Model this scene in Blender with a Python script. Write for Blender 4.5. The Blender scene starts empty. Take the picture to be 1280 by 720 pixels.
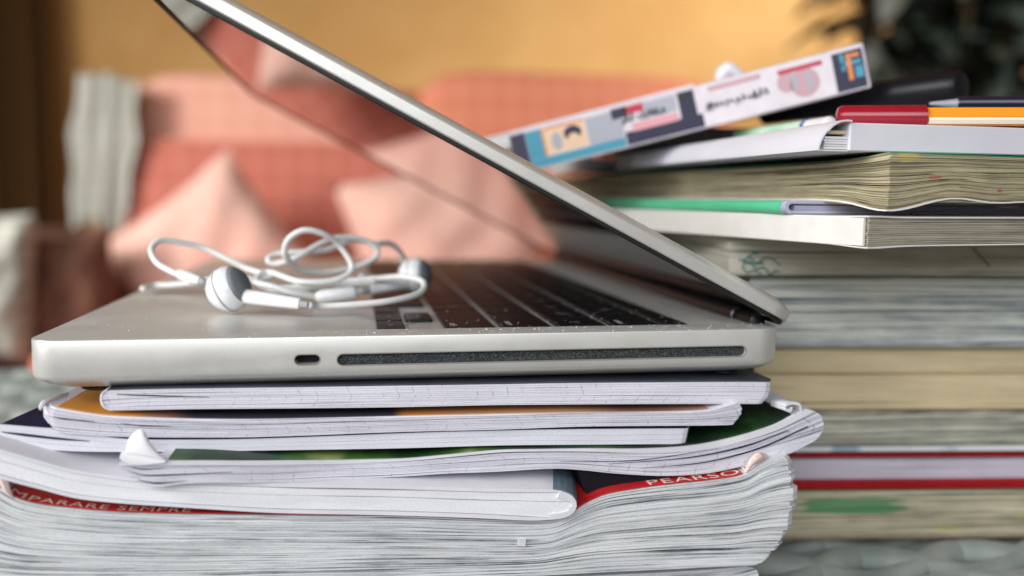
import bpy, math, random
import numpy as np
from mathutils import Matrix, Vector
sc = bpy.context.scene
COL = sc.collection
S = .001                       # everything below is written in millimetres

# ---------------------------------------------------------------- camera
CP = np.array([91.415, -258.70, 40.623])
FW = np.array([0.17401854, 0.97949055, -0.10156682])
RT = np.array([0.98471121, -0.17390557, 0.01003415])
UP = np.array([0.00783468, 0.10176011, 0.99477811])
FPX = 1094.3
cd = bpy.data.cameras.new('camera'); cam = bpy.data.objects.new('camera', cd); COL.objects.link(cam)
cam.matrix_world = Matrix(((RT[0], UP[0], -FW[0], CP[0]*S), (RT[1], UP[1], -FW[1], CP[1]*S), (RT[2], UP[2], -FW[2], CP[2]*S), (0, 0, 0, 1)))
cd.sensor_width = 36; cd.lens = FPX*36/1280; cd.clip_start = .01; cd.clip_end = 50
cd.dof.use_dof = True; cd.dof.focus_distance = .268; cd.dof.aperture_fstop = cd.lens/7.0
sc.camera = cam

# ---------------------------------------------------------------- light
w = bpy.data.worlds.new('World'); sc.world = w; w.use_nodes = True
w.node_tree.nodes['Background'].inputs[0].default_value = (1, .9, .8, 1)
w.node_tree.nodes['Background'].inputs[1].default_value = .16

def area(name, loc, aim, sx, sy, power, col, spread=180):
    l = bpy.data.lights.new(name, 'AREA'); l.shape = 'RECTANGLE'; l.size = sx*S; l.size_y = sy*S; l.energy = power; l.color = col; l.spread = math.radians(spread)
    o = bpy.data.objects.new(name, l); COL.objects.link(o); o.location = Vector(loc)*S
    o.rotation_euler = (Vector(aim)-Vector(loc)).to_track_quat('-Z', 'Y').to_euler()
    o['kind'] = 'helper'
    return o
area('window_light', (-1300, -420, 620), (120, 60, -20), 1000, 800, 27, (1, .99, .98))
area('front_fill_light', (-350, -1600, 780), (120, 0, -20), 1600, 1000, 25, (.94, .97, 1))  # added soft fill from the camera side, brightens the page faces
area('room_window_light', (1350, 850, 1000), (1480, 2250, 100), 800, 800, 11, (1, .96, .93), 98)
area('sofa_fill_light', (-1250, 250, 500), (-200, 1330, -50), 500, 600, 4.4, (1, .97, .93), 74)  # added side fill for the sofa, no visible source

sc.render.engine = 'CYCLES'
sc.cycles.use_denoising = True
sc.cycles.max_bounces = 8
sc.view_settings.view_transform = 'Standard'; sc.view_settings.look = 'None'
sc.view_settings.exposure = 0; sc.view_settings.gamma = 1

# ---------------------------------------------------------------- helpers
def at(px, py, Y):
    d = FW+RT*(px-640)/FPX-UP*(py-360)/FPX
    return CP+d*((Y-CP[1])/d[1])
def atz(px, py, Z):
    d = FW+RT*(px-640)/FPX-UP*(py-360)/FPX
    return CP+d*((Z-CP[2])/d[2])
def atd(px, py, D):
    return CP+(FW+RT*(px-640)/FPX-UP*(py-360)/FPX)*D
def lin(c):
    return tuple((v/12.92 if v <= .04045 else ((v+.055)/1.055)**2.4) for v in [x/255 for x in c])+(1,)

def mat(name, col, rough=.6, metal=0, col2=None, nscale=300, stretch=(1, 1, 1), bump=0, bscale=None, bdist=.0003,
        ramp=(.35, .65), spec=.5, coat=0, trans=0, sheen=0, detail=4):
    m = bpy.data.materials.new(name); m.use_nodes = True; nt = m.node_tree; N = nt.nodes; L = nt.links
    b = N['Principled BSDF']
    b.inputs['Base Color'].default_value = lin(col); b.inputs['Roughness'].default_value = rough
    b.inputs['Metallic'].default_value = metal; b.inputs['Specular IOR Level'].default_value = spec
    b.inputs['Coat Weight'].default_value = coat; b.inputs['Transmission Weight'].default_value = trans
    b.inputs['Sheen Weight'].default_value = sheen
    tc = N.new('ShaderNodeTexCoord'); mp = N.new('ShaderNodeMapping'); mp.inputs['Scale'].default_value = stretch
    L.new(tc.outputs['Object'], mp.inputs['Vector'])
    if col2 is not None:
        n = N.new('ShaderNodeTexNoise'); n.inputs['Scale'].default_value = nscale; n.inputs['Detail'].default_value = detail
        L.new(mp.outputs[0], n.inputs['Vector'])
        r = N.new('ShaderNodeValToRGB'); r.color_ramp.elements[0].position = ramp[0]; r.color_ramp.elements[1].position = ramp[1]
        r.color_ramp.elements[0].color = lin(col); r.color_ramp.elements[1].color = lin(col2)
        L.new(n.outputs['Fac'], r.inputs[0]); L.new(r.outputs[0], b.inputs['Base Color']); m['_r'] = 1
    if bump:
        n2 = N.new('ShaderNodeTexNoise'); n2.inputs['Scale'].default_value = bscale or nscale; n2.inputs['Detail'].default_value = 5
        L.new(mp.outputs[0], n2.inputs['Vector'])
        bp = N.new('ShaderNodeBump'); bp.inputs['Strength'].default_value = bump; bp.inputs['Distance'].default_value = bdist
        L.new(n2.outputs['Fac'], bp.inputs['Height']); L.new(bp.outputs[0], b.inputs['Normal'])
    return m

def math_node(nt, op, a, b=None):
    n = nt.nodes.new('ShaderNodeMath'); n.operation = op
    for i, v in enumerate((a, b)):
        if v is None: continue
        if isinstance(v, (int, float)): n.inputs[i].default_value = v
        else: nt.links.new(v, n.inputs[i])
    return n.outputs[0]

def page_mat(name, light, dark, ticks=0, lines=2600, dens=(.36, .52), period=.0048, slant=.55, strong=.5, spots=None):
    """cut paper edges: fine lines that follow the sheets, worn blotches, and the tick marks that ruled lines leave on the edge"""
    m = mat(name, light, .85, spec=.2); nt = m.node_tree; N = nt.nodes; L = nt.links; b = N['Principled BSDF']
    tc = N.new('ShaderNodeAttribute'); tc.attribute_name = 'paper'; VEC = tc.outputs['Vector']
    def noise(scale, st, detail=5, rough=.6):
        mp = N.new('ShaderNodeMapping'); mp.inputs['Scale'].default_value = st; L.new(VEC, mp.inputs['Vector'])
        n = N.new('ShaderNodeTexNoise'); n.inputs['Scale'].default_value = scale; n.inputs['Detail'].default_value = detail; n.inputs['Roughness'].default_value = rough
        L.new(mp.outputs[0], n.inputs['Vector']); return n.outputs['Fac']
    n = noise(lines, (.012, 1, 1), 4, .65); n_long = noise(lines*.35, (.012, 1, 1), 3)
    r = N.new('ShaderNodeValToRGB'); e = r.color_ramp.elements
    e[0].position, e[1].position = dens; e[0].color = lin(dark); e[1].color = lin(light)
    v = math_node(nt, 'ADD', math_node(nt, 'MULTIPLY', n, .5), math_node(nt, 'MULTIPLY', n_long, .5))
    v = math_node(nt, 'ADD', v, math_node(nt, 'MULTIPLY', math_node(nt, 'SUBTRACT', noise(70, (1, 3, 1)), .5), .14))
    L.new(v, r.inputs[0])
    def mul(fac, lo, hi, out):
        mr = N.new('ShaderNodeMapRange'); mr.inputs[1].default_value = .35; mr.inputs[2].default_value = .65; mr.inputs[3].default_value = lo; mr.inputs[4].default_value = hi
        L.new(fac, mr.inputs[0]); mx = N.new('ShaderNodeMix'); mx.data_type = 'RGBA'; mx.blend_type = 'MULTIPLY'; mx.inputs[0].default_value = 1
        L.new(out, mx.inputs[6]); L.new(mr.outputs[0], mx.inputs[7]); return mx.outputs[2]
    out = mul(noise(45, (.5, 3, 1)), .88, 1.05, r.outputs[0])
    out = mul(noise(2600, (.5, 1, 1), 2), .93, 1.04, out)
    if ticks:
        sp = N.new('ShaderNodeSeparateXYZ'); L.new(VEC, sp.inputs[0])
        zz = math_node(nt, 'PINGPONG', sp.outputs[1], .0036)
        v = math_node(nt, 'ADD', math_node(nt, 'ADD', sp.outputs[0], math_node(nt, 'MULTIPLY', zz, -slant)), math_node(nt, 'MULTIPLY', noise(90, (1, 1, 1)), .0016))
        fr = math_node(nt, 'FRACT', math_node(nt, 'DIVIDE', v, period))
        t = math_node(nt, 'LESS_THAN', fr, .08)
        t = math_node(nt, 'MULTIPLY', t, math_node(nt, 'GREATER_THAN', noise(900, (1, 1, 1)), .5))
        fade = N.new('ShaderNodeMapRange'); fade.inputs[1].default_value = .42; fade.inputs[2].default_value = .6; L.new(noise(60, (1, 4, 1)), fade.inputs[0])
        t = math_node(nt, 'MULTIPLY', math_node(nt, 'MULTIPLY', t, fade.outputs[0]), ticks)
        m2 = N.new('ShaderNodeMix'); m2.data_type = 'RGBA'; L.new(t, m2.inputs[0]); L.new(out, m2.inputs[6]); m2.inputs[7].default_value = lin((96, 100, 124)); out = m2.outputs[2]
    for (x, z, rx, rz, c) in (spots or []):      # ink marks on the page edges, position along and across the edge in mm
        sp = N.new('ShaderNodeSeparateXYZ'); L.new(VEC, sp.inputs[0])
        dx = math_node(nt, 'DIVIDE', math_node(nt, 'SUBTRACT', sp.outputs[0], x*S), rx*S)
        dz = math_node(nt, 'DIVIDE', math_node(nt, 'SUBTRACT', sp.outputs[1], z*S), rz*S)
        p = lambda q: math_node(nt, 'POWER', math_node(nt, 'ABSOLUTE', q), 3.)
        d = math_node(nt, 'ADD', math_node(nt, 'ADD', p(dx), p(dz)), math_node(nt, 'MULTIPLY', math_node(nt, 'SUBTRACT', noise(300, (.1, 2.2, 1), 6), .5), 5.5))
        k = N.new('ShaderNodeMapRange'); k.inputs[1].default_value = .6; k.inputs[2].default_value = 1.1; k.inputs[3].default_value = .72; k.inputs[4].default_value = 0; L.new(d, k.inputs[0])
        m2 = N.new('ShaderNodeMix'); m2.data_type = 'RGBA'; L.new(k.outputs[0], m2.inputs[0]); L.new(out, m2.inputs[6]); m2.inputs[7].default_value = lin(c); out = m2.outputs[2]
    L.new(out, b.inputs['Base Color'])
    bp = N.new('ShaderNodeBump'); bp.inputs['Strength'].default_value = strong; bp.inputs['Distance'].default_value = .00012
    L.new(n, bp.inputs['Height']); L.new(bp.outputs[0], b.inputs['Normal'])
    return m

ORG = {}
def thing(name, label, cat, loc, group=None, rz=0):
    o = bpy.data.objects.new(name, None); COL.objects.link(o); o.empty_display_size = .01
    o.location = Vector(loc)*S; o.rotation_euler[2] = math.radians(rz); o['label'] = label; o['category'] = cat
    if group: o['group'] = group
    ORG[o.name] = (np.array(loc, float), rz)
    return o
def tag(o, label, cat, group=None):
    o['label'] = label; o['category'] = cat
    if group: o['group'] = group
def obj(name, verts, faces, m, parent=None, smooth=False, local=False, auto=None, pc=None):
    """verts in mm: world coordinates, unless local=True (then in the parent thing's frame)"""
    v = np.array(verts, float)
    if parent is not None and not local:
        org, rz = ORG[parent.name]; v = v-org; a = -math.radians(rz)
        if rz: v = np.stack([v[:, 0]*math.cos(a)-v[:, 1]*math.sin(a), v[:, 0]*math.sin(a)+v[:, 1]*math.cos(a), v[:, 2]], 1)
    me = bpy.data.meshes.new(name); me.from_pydata((v*S).tolist(), [], faces)
    import bmesh
    bm = bmesh.new(); bm.from_mesh(me); bmesh.ops.recalc_face_normals(bm, faces=bm.faces); bm.to_mesh(me); bm.free()
    for x in (m if isinstance(m, (list, tuple)) else [m]): me.materials.append(x)
    if pc is not None:
        at_ = me.attributes.new('paper', 'FLOAT_VECTOR', 'POINT'); at_.data.foreach_set('vector', (np.array(pc, float)*S).ravel())
    if smooth:
        me.polygons.foreach_set('use_smooth', [True]*len(me.polygons))
        if auto is not None: me.set_sharp_from_angle(angle=math.radians(auto))
    o = bpy.data.objects.new(name, me); COL.objects.link(o)
    if parent is not None:
        o.parent = parent; ORG[o.name] = ORG[parent.name]
    return o
def pobj(name, vfp, m, parent, local=False): return obj(name, vfp[0], vfp[1], m, parent, local=local, pc=vfp[2])
def struct(o): o['kind'] = 'structure'; return o
def stuff(o): o['kind'] = 'stuff'; return o

def rings(rs, cap0=True, cap1=True, base=0):
    n = len(rs[0]); v = [p for r in rs for p in r]; f = []
    for i in range(len(rs)-1):
        for j in range(n):
            k = (j+1) % n
            f.append((base+i*n+j, base+i*n+k, base+(i+1)*n+k, base+(i+1)*n+j))
    if cap0: f.append(tuple(base+j for j in range(n))[::-1])
    if cap1: f.append(tuple(base+(len(rs)-1)*n+j for j in range(n)))
    return v, f
def rrect(x0, x1, y0, y1, r, z, seg=8):
    pts = []
    for cx, cy, a0 in ((x1-r, y1-r, 0), (x0+r, y1-r, 90), (x0+r, y0+r, 180), (x1-r, y0+r, 270)):
        for i in range(seg+1):
            a = math.radians(a0+90*i/seg); pts.append((cx+r*math.cos(a), cy+r*math.sin(a), z))
    return pts
def catmull(P, n=10):
    P = [np.array(p, float) for p in P]; P = [2*P[0]-P[1]]+P+[2*P[-1]-P[-2]]; out = []
    for i in range(1, len(P)-2):
        a, b, c, d = P[i-1:i+3]
        for k in range(n):
            t = k/n
            out.append(.5*((2*b)+(-a+c)*t+(2*a-5*b+4*c-d)*t*t+(-a+3*b-3*c+d)*t**3))
    out.append(P[-2]); return out
def tube(path, rad, seg=10):
    path = [np.array(p, float) for p in path]; n = len(path)
    if isinstance(rad, (int, float)): rad = [rad]*n
    rad = np.interp(np.linspace(0, 1, n), np.linspace(0, 1, len(rad)), rad)
    t0 = path[1]-path[0]; ref = np.array([0, 0, 1.]) if abs(t0[2]) < .8*np.linalg.norm(t0) else np.array([1., 0, 0])
    rs = []; u = None
    for i, p in enumerate(path):
        t = path[min(i+1, n-1)]-path[max(i-1, 0)]; t /= np.linalg.norm(t)+1e-9
        u = (ref if u is None else u); u = u-t*(u@t); u /= np.linalg.norm(u)+1e-9; v = np.cross(t, u)
        rs.append([p+rad[i]*(u*math.cos(2*math.pi*k/seg)+v*math.sin(2*math.pi*k/seg)) for k in range(seg)])
    return rings(rs)
def merge(parts):
    V, F = [], []
    for v, f in parts:
        b = len(V); V += [tuple(p) for p in v]; F += [tuple(i+b for i in q) for q in f]
    return V, F
def box(x0, x1, y0, y1, z0, z1, bev=0):
    if bev <= 0:
        r0 = [(x0, y0, z0), (x1, y0, z0), (x1, y1, z0), (x0, y1, z0)]; return rings([r0, [(x, y, z1) for x, y, _ in r0]])
    b = bev
    return rings([rrect(x0+b, x1-b, y0+b, y1-b, b, z0, 3), rrect(x0, x1, y0, y1, b*2, z0+b, 3), rrect(x0, x1, y0, y1, b*2, z1-b, 3), rrect(x0+b, x1-b, y0+b, y1-b, b, z1, 3)])
def lathe(prof, c, axis, seg=24):
    """prof: (distance along axis, radius)"""
    a = np.array(axis, float); a /= np.linalg.norm(a); c = np.array(c, float)
    ref = np.array([0, 0, 1.]) if abs(a[2]) < .8 else np.array([1., 0, 0]); u = np.cross(a, ref); u /= np.linalg.norm(u); v = np.cross(a, u)
    return rings([[c+a*t+r*(u*math.cos(2*math.pi*k/seg)+v*math.sin(2*math.pi*k/seg)) for k in range(seg)] for t, r in prof])

def wob(rng, n=5):
    ks = [(rng.uniform(.6, 1.4)*k, rng.uniform(0, 6.28), rng.uniform(.4, 1)/k**.6) for k in range(1, n+1)]
    return lambda u: sum(a*math.sin(k*6.28*u+p) for k, p, a in ks)/2

def resample(px, Y, us):
    P = np.array([at(x, y, Y(x, 0) if callable(Y) else Y)[[0, 2]] for x, y in px])
    P = np.array(catmull(P, 8))
    d = np.concatenate([[0], np.cumsum(np.linalg.norm(np.diff(P, axis=0), axis=1))]); d /= d[-1]
    return np.stack([np.interp(us, d, P[:, 0]), np.interp(us, d, P[:, 1])], 1)

class Pile:
    """sheets lying in a pile: an outline (top, bottom, left and right edge) of their near cut faces, filled with sheets that run back in depth"""
    def __init__(s, Y, top, bot, left=None, right=None, shear=0, rl=0, rr=0, fall=5., nu=110, yf=None):
        t = np.linspace(0, 1, nu); s.us = .75*t+.25*(.5-.5*np.cos(math.pi*t)); s.Y = Y
        s.yf = yf; q_ = [(yf(x, Y) if yf else Y) for x, _ in top]; s.T = resample(top, yf or Y, s.us); s.B = resample(bot, yf or Y, s.us); s.yu = [float(yf(150+(X_-23.5)*4., Y)) if yf else Y for X_ in s.T[:, 0]]; s.shear = shear; s.rl, s.rr, s.fall = rl, rr, fall
        s.W = np.linalg.norm(s.T[-1]-s.T[0])
        ss = np.linspace(0, 1, 21)
        s.L = resample(left, yf or Y, ss) if left else None; s.R = resample(right, yf or Y, ss) if right else None; s.ss = ss
    def pt(s, i, v):
        """point of sheet height v (0 top .. 1 bottom) at sample i, in X, Z"""
        p = s.T[i]*(1-v)+s.B[i]*v; u = s.us[i]
        for E, a, dist in ((s.L, 0, u*s.W), (s.R, -1, (1-u)*s.W)):
            if E is None: continue
            e = np.array([np.interp(v, s.ss, E[:, 0]), np.interp(v, s.ss, E[:, 1])]); l = s.T[a]*(1-v)+s.B[a]*v
            p = p+(e-l)*math.exp(-dist/s.fall)
        return p
    def yoff(s, i):
        u = s.us[i]; y = 0
        for r, d in ((s.rl, u*s.W), (s.rr, (1-u)*s.W)):
            if r and d < r: y += r-math.sqrt(max(0, r*r-(r-d)**2))
        return y
    def sheet(s, va, vb, depth, jy=lambda u: 0, wa=lambda u: 0, wb=lambda u: 0, i0=0, i1=None, lift=0, ny=1, ee=(0, 0)):
        i1 = len(s.us) if i1 is None else i1; rs = []
        for i in range(i0, i1):
            u = s.us[i]; a = s.pt(i, va+wa(u)); b = s.pt(i, vb+wb(u)); a = a+np.array([0, lift]); dx_ = ee[0]*math.exp(-u*s.W/6)+ee[1]*math.exp(-(1-u)*s.W/6); a = a+np.array([dx_, 0]); b = b+np.array([dx_, 0]); y = s.yu[i]+s.yoff(i)+jy(u)
            sh = math.tan(math.radians(s.shear)); Y1 = s.Y+depth
            rs.append([(a[0], y, a[1]), (b[0], y, b[1]), (b[0]+sh*(Y1-y), Y1, b[1]), (a[0]+sh*(Y1-y), Y1, a[1])])
        return rings(rs)
    def pages(s, n, depth, seed, jit=.18, gap=.16, amp=.0, big=.1, v0=0, v1=1, biggap=.5, ej=0):
        rng = random.Random(seed); ws = [rng.uniform(.5, 1.5) for _ in range(n)]; tot = sum(ws); v = v0; out = []; edges = []
        for k in ws: edges.append((v, v+k/tot*(v1-v0))); v += k/tot*(v1-v0)
        wobs = [wob(rng) for _ in range(n+1)]
        th = (v1-v0)/n
        for k, (a, b) in enumerate(edges):
            off = rng.uniform(-jit, jit); wj = wob(rng, 7)
            g = gap*th*(1 if rng.random() > big else 1)
            gm = wob(rng, 3); bg = biggap if rng.random() < big else 0
            wa = lambda u, w=wobs[k], g=g, gm=gm, bg=bg, k=k: (0 if k == 0 else amp*th*w(u))+g*.5+bg*th*max(0, gm(u))
            wb = lambda u, w=wobs[k+1], g=g, k=k: (0 if k == n-1 else amp*th*w(u))-g*.5
            ee = (rng.uniform(-ej, ej), rng.uniform(-ej, ej))
            sv, sf = s.sheet(a, b, depth, lambda u, off=off, wj=wj: off+jit*.6*wj(u), wa, wb, ee=ee); H = np.linalg.norm(s.T[len(s.us)//2]-s.B[len(s.us)//2])
            out.append((sv, sf, [(u*s.W, h_, 0) for u in s.us for h_ in (a*H, b*H, b*H, a*H)]))
        V, F = merge([o_[:2] for o_ in out]); return V, F, [p for o_ in out for p in o_[2]]
    def topz(s, X, v=0, lift=0):
        xs = [s.pt(i, v) for i in range(len(s.us))]; return float(np.interp(X, [p[0] for p in xs], [p[1] for p in xs]))+lift

def text_mesh(body, size, font_extra=0):
    c = bpy.data.curves.new('t', 'FONT'); c.body = body; c.size = size; c.extrude = 0; c.space_character = 1+font_extra; c.resolution_u = 3
    o = bpy.data.objects.new('t', c); COL.objects.link(o); dg = bpy.context.evaluated_depsgraph_get()
    me = bpy.data.meshes.new_from_object(o.evaluated_get(dg)); v = [tuple(x.co) for x in me.vertices]; f = [tuple(p.vertices) for p in me.polygons]
    bpy.data.objects.remove(o); bpy.data.curves.remove(c); bpy.data.meshes.remove(me)
    return v, f

def cut(o, cutters):
    for v, f in cutters:
        c = obj('cutter', v, f, o.data.materials[0]); md = o.modifiers.new('b', 'BOOLEAN'); md.object = c; md.operation = 'DIFFERENCE'; md.solver = 'EXACT'
        dg = bpy.context.evaluated_depsgraph_get(); me = bpy.data.meshes.new_from_object(o.evaluated_get(dg)); old = o.data
        o.modifiers.clear(); o.data = me; bpy.data.objects.remove(c)

# ---------------------------------------------------------------- materials
M = {}
M['alu'] = mat('brushed_aluminium', (222, 222, 218), .4, .5, col2=(214, 213, 208), nscale=2500, bump=.25, bscale=5200, bdist=.00004)
M['alu_edge'] = mat('polished_aluminium_edge', (222, 221, 216), .3, .8)
M['key'] = mat('black_key_plastic', (12, 12, 13), .42, spec=.35, bump=.1, bscale=6000, bdist=.00002)
M['legend'] = mat('key_legend_white', (215, 215, 215), .5)
M['glass'] = mat('black_display_glass', (5, 5, 6), .035, spec=.9, coat=.4)
M['gasket'] = mat('black_rubber', (12, 12, 13), .55)
M['hinge'] = mat('dark_hinge_plastic', (14, 14, 15), .34)
M['felt'] = mat('slot_brush_felt', (30, 34, 36), .9, col2=(110, 116, 118), nscale=3800, ramp=(.5, .7), bump=.8, bscale=4000, bdist=.0002)
M['hole'] = mat('dark_socket', (4, 4, 4), .8)
M['bud'] = mat('white_plastic', (232, 233, 235), .22, coat=.3)
M['cable'] = mat('white_cable_rubber', (226, 226, 224), .4)
M['mesh'] = mat('speaker_mesh', (96, 102, 108), .6, col2=(128, 134, 138), nscale=3000)
M['greyring'] = mat('grey_rubber_ring', (150, 155, 158), .5)

# ---------------------------------------------------------------- the setting
TZ = -89.8
FLOOR = -560.
M['wall'] = mat('ochre_wall_paint', (224, 178, 112), .9, col2=(214, 166, 100), nscale=6, bump=.2, bscale=90, bdist=.001)
M['floor'] = mat('wooden_floor', (96, 66, 42), .5, col2=(74, 48, 30), nscale=14, stretch=(.3, 3, 1))
o = struct(obj('floor', [(-4000, -3000, FLOOR), (5000, -3000, FLOOR), (5000, 3400, FLOOR), (-4000, 3400, FLOOR)], [(0, 1, 2, 3)], M['floor']))
WX0, WX1, WY = -560, 3800, 2250
struct(obj('wall_back', *box(-2600, WX1, WY, WY+120, FLOOR, 2100), M['wall']))
struct(obj('ceiling', *box(-2600, WX1, -900, WY+120, 2100.1, 2200), mat('ceiling_plaster', (214, 176, 124), .9, col2=(204, 166, 114), nscale=5)))

# curtain added at the far left to stand for the wall's light falloff
cx0, cx1 = at(-260, 100, 2150)[0], at(70, 100, 2150)[0]; ncu = 90; rs_ = []
fr_ = [(cx0+(cx1-cx0)*i/ncu, 2150+26*math.sin(i*.9)+9*math.sin(i*.37+1)) for i in range(ncu+1)]
Vc = [(x, y, z) for z in (FLOOR+15, 1900) for x, y in fr_]+[(x, y+3, z) for z in (FLOOR+15, 1900) for x, y in fr_]; nc = ncu+1
Fc = [(i, i+1, nc+i+1, nc+i) for i in range(ncu)]+[(2*nc+i, 3*nc+i, 3*nc+i+1, 2*nc+i+1) for i in range(ncu)]+[(0, nc, 3*nc, 2*nc), (nc-1, 3*nc-1, 4*nc-1, 2*nc-1)]
Fc += [(nc+i, nc+i+1, 3*nc+i+1, 3*nc+i) for i in range(ncu)]+[(i, 2*nc+i, 2*nc+i+1, i+1) for i in range(ncu)]
ct_ = thing('added_curtain', 'added dark brown curtain at the far left, standing in for light falloff on the ochre wall', 'added_curtain', ((cx0+cx1)/2, 2150, FLOOR+15))
obj('added_drape', Vc, Fc, mat('brown_falloff_cloth', (104, 72, 26), .9, col2=(90, 60, 20), nscale=60), ct_, smooth=True, auto=60)
obj('added_curtain_rod', *tube([(cx0-60, 2150, 1915), (cx1+60, 2150, 1915)], 12, 12), mat('added_rod_dark_wood', (60, 40, 24), .5), ct_)

# low table
t = thing('coffee_table', 'low table with a pale braided cloth, both stacks of books standing on it', 'table', (150, 150, FLOOR))
M['wood'] = mat('table_wood', (120, 90, 62), .45, col2=(92, 64, 42), nscale=30, stretch=(.3, 4, 4))
obj('tabletop', *box(-420, 760, -140, 470, TZ-40, TZ-14.5, 3), M['wood'], t)
for x in (-390, 700):
    for y in (-110, 410): obj('leg', *box(x, x+30, y, y+30, FLOOR, TZ-40.2, 2), M['wood'], t)

# braided cloth: rows of three-strand braids lying side by side
M['braid'] = mat('braided_cloth', (150, 157, 152), .6, col2=(126, 136, 131), nscale=60, bump=.3, bscale=1200, bdist=.0003, sheen=.2)
bc = thing('braided_cloth', 'grey-green cloth of thick braids covering the table under the books', 'tablecloth', (150, 150, TZ-8))
obj('backing', *box(-440, 780, -150, 480, TZ-14.4, TZ-11, 1), mat('cloth_backing', (44, 50, 48), .9), bc)
def braid(xa, xb, yc, ph):
    out = []; P = 128.; n = int((xb-xa)/5.5)
    for k in range(3):
        path = []
        for i in range(n+1):
            x = xa+(xb-xa)*i/n; a = 2*math.pi*(x/P)+k*2*math.pi/3+ph
            path.append((x, yc+9.5*math.sin(a), TZ-7.6+2.4*math.cos(2*a)))
        v, f = tube(path, 5.4, 12)
        out.append((v, f))
    return merge(out)
y = -130
i = 0
while y < 460:
    obj('braid', *braid(-430 if y > 150 or True else 0, 770, y, i*1.3), M['braid'], bc, smooth=True)
    y += 27; i += 1

# ---------------------------------------------------------------- laptop
lap = thing('laptop', 'half-closed silver laptop lying on top of the left stack of notebooks', 'laptop', (114, 162, -16))
def ring_in(d, z, r=9.): return rrect(d, 227-d, d, 325-d, max(1, r-d*.5), z, 10)
v, f = rings([ring_in(22, -16.2), ring_in(12, -15.6), ring_in(6.5, -14.4), ring_in(3, -13.1), ring_in(1.1, -11.9), ring_in(.25, -11.), ring_in(0, -10.3), ring_in(0, -.5), ring_in(.12, -.15), ring_in(.5, 0)])
base = obj('base', v, f, M['alu'], lap)
def stadium(x0, x1, z0, z1, ya, yb, seg=8):
    r = (z1-z0)/2; zc = (z0+z1)/2; pr = []
    for cx, a0 in ((x1-r, -90), (x0+r, 90)):
        for i in range(seg+1):
            a = math.radians(a0+180*i/seg); pr.append((cx+r*math.cos(a), zc+r*math.sin(a)))
    return rings([[(x, ya, z) for x, z in pr], [(x, yb, z) for x, z in pr]])
KX0, KX1, KY0, KY1 = 90.3, 202, 12.2, 312.8
cut(base, [stadium(85.4, 213.4, -8.75, -5.35, -3, 3.2), stadium(73.2, 80.5, -8.3, -5.3, -3, 6),
           rings([rrect(KX0+5.5, KX1-1.4, KY0+.4, KY1-.4, 1.2, -1.35, 4), rrect(KX0, KX1+7.5, KY0, KY1, 2.4, 0.01, 4), rrect(KX0-.1, KX1+7.6, KY0-.1, KY1+.1, 2.4, 1., 4)])])
base.data.set_sharp_from_angle(angle=math.radians(28)); base.data.polygons.foreach_set('use_smooth', [True]*len(base.data.polygons))
obj('drive_slot_brush', *stadium(85.6, 213.2, -8.6, -5.5, 1.1, 3.15), M['felt'], lap)
obj('lock_socket', *stadium(73.4, 80.3, -8.2, -5.4, 4.2, 5.9), M['hole'], lap)
def srim(x0, x1, z0, z1, r):
    a, _ = stadium(x0, x1, z0, z1, -.04, .3); b, _ = stadium(x0-r, x1+r, z0-r, z1+r, -.04, .3); n = len(a)//2
    V = a[:n]+b[:n]; F = [(j, (j+1) % n, n+(j+1) % n, n+j) for j in range(n)]; return V, F
obj('slot_rim', *srim(85.45, 213.35, -8.7, -5.4, .32), M['alu_edge'], lap)
obj('slot_rim', *srim(73.25, 80.45, -8.25, -5.35, .32), M['alu_edge'], lap)
# faint wear in the metal's polish, and dust
nt = M['alu'].node_tree; N_ = nt.nodes; tc_ = N_.new('ShaderNodeTexCoord')
nz_ = N_.new('ShaderNodeTexNoise'); nz_.inputs['Scale'].default_value = 38; nz_.inputs['Detail'].default_value = 7; nz_.inputs['Roughness'].default_value = .7; nt.links.new(tc_.outputs['Object'], nz_.inputs['Vector'])
mr_ = N_.new('ShaderNodeMapRange'); mr_.inputs[1].default_value = .35; mr_.inputs[2].default_value = .68; mr_.inputs[3].default_value = .33; mr_.inputs[4].default_value = .5
nt.links.new(nz_.outputs['Fac'], mr_.inputs[0]); nt.links.new(mr_.outputs[0], N_['Principled BSDF'].inputs['Roughness'])
rg = random.Random(77); dv = []
for k in range(420):
    if k < 250: p_ = (rg.uniform(60, 226), rg.uniform(.6, 12)**1., .02)
    elif k < 350: p_ = (rg.uniform(5, 90), rg.uniform(.8, 110), .02)
    else: p_ = (rg.uniform(97, 199), rg.uniform(14, 60), -.2)
    h_ = rg.uniform(.04, .13)*(1.7 if rg.random() < .06 else 1); dv.append(box(p_[0]-h_*rg.uniform(.6, 2), p_[0]+h_, p_[1]-h_, p_[1]+h_, p_[2], p_[2]+h_))
stuff(obj('dust_specks', *merge(dv), mat('pale_dust', (214, 212, 206), .9), lap))
# trackpad, a plate flush in the palm rest
obj('trackpad', *rings([rrect(8, 82, 112, 214, 3, -.1, 4), rrect(8, 82, 112, 214, 3, .12, 4)]), mat('trackpad_glass', (186, 186, 184), .4, .3), lap)
for x in (14, 210):
    for y in (14, 308):
        obj('rubber_foot', *lathe([(0, 5), (.6, 5), (1.0, 4)], (x+2, y, -15.4), (0, 0, -1), 16), M['gasket'], lap)
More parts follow.
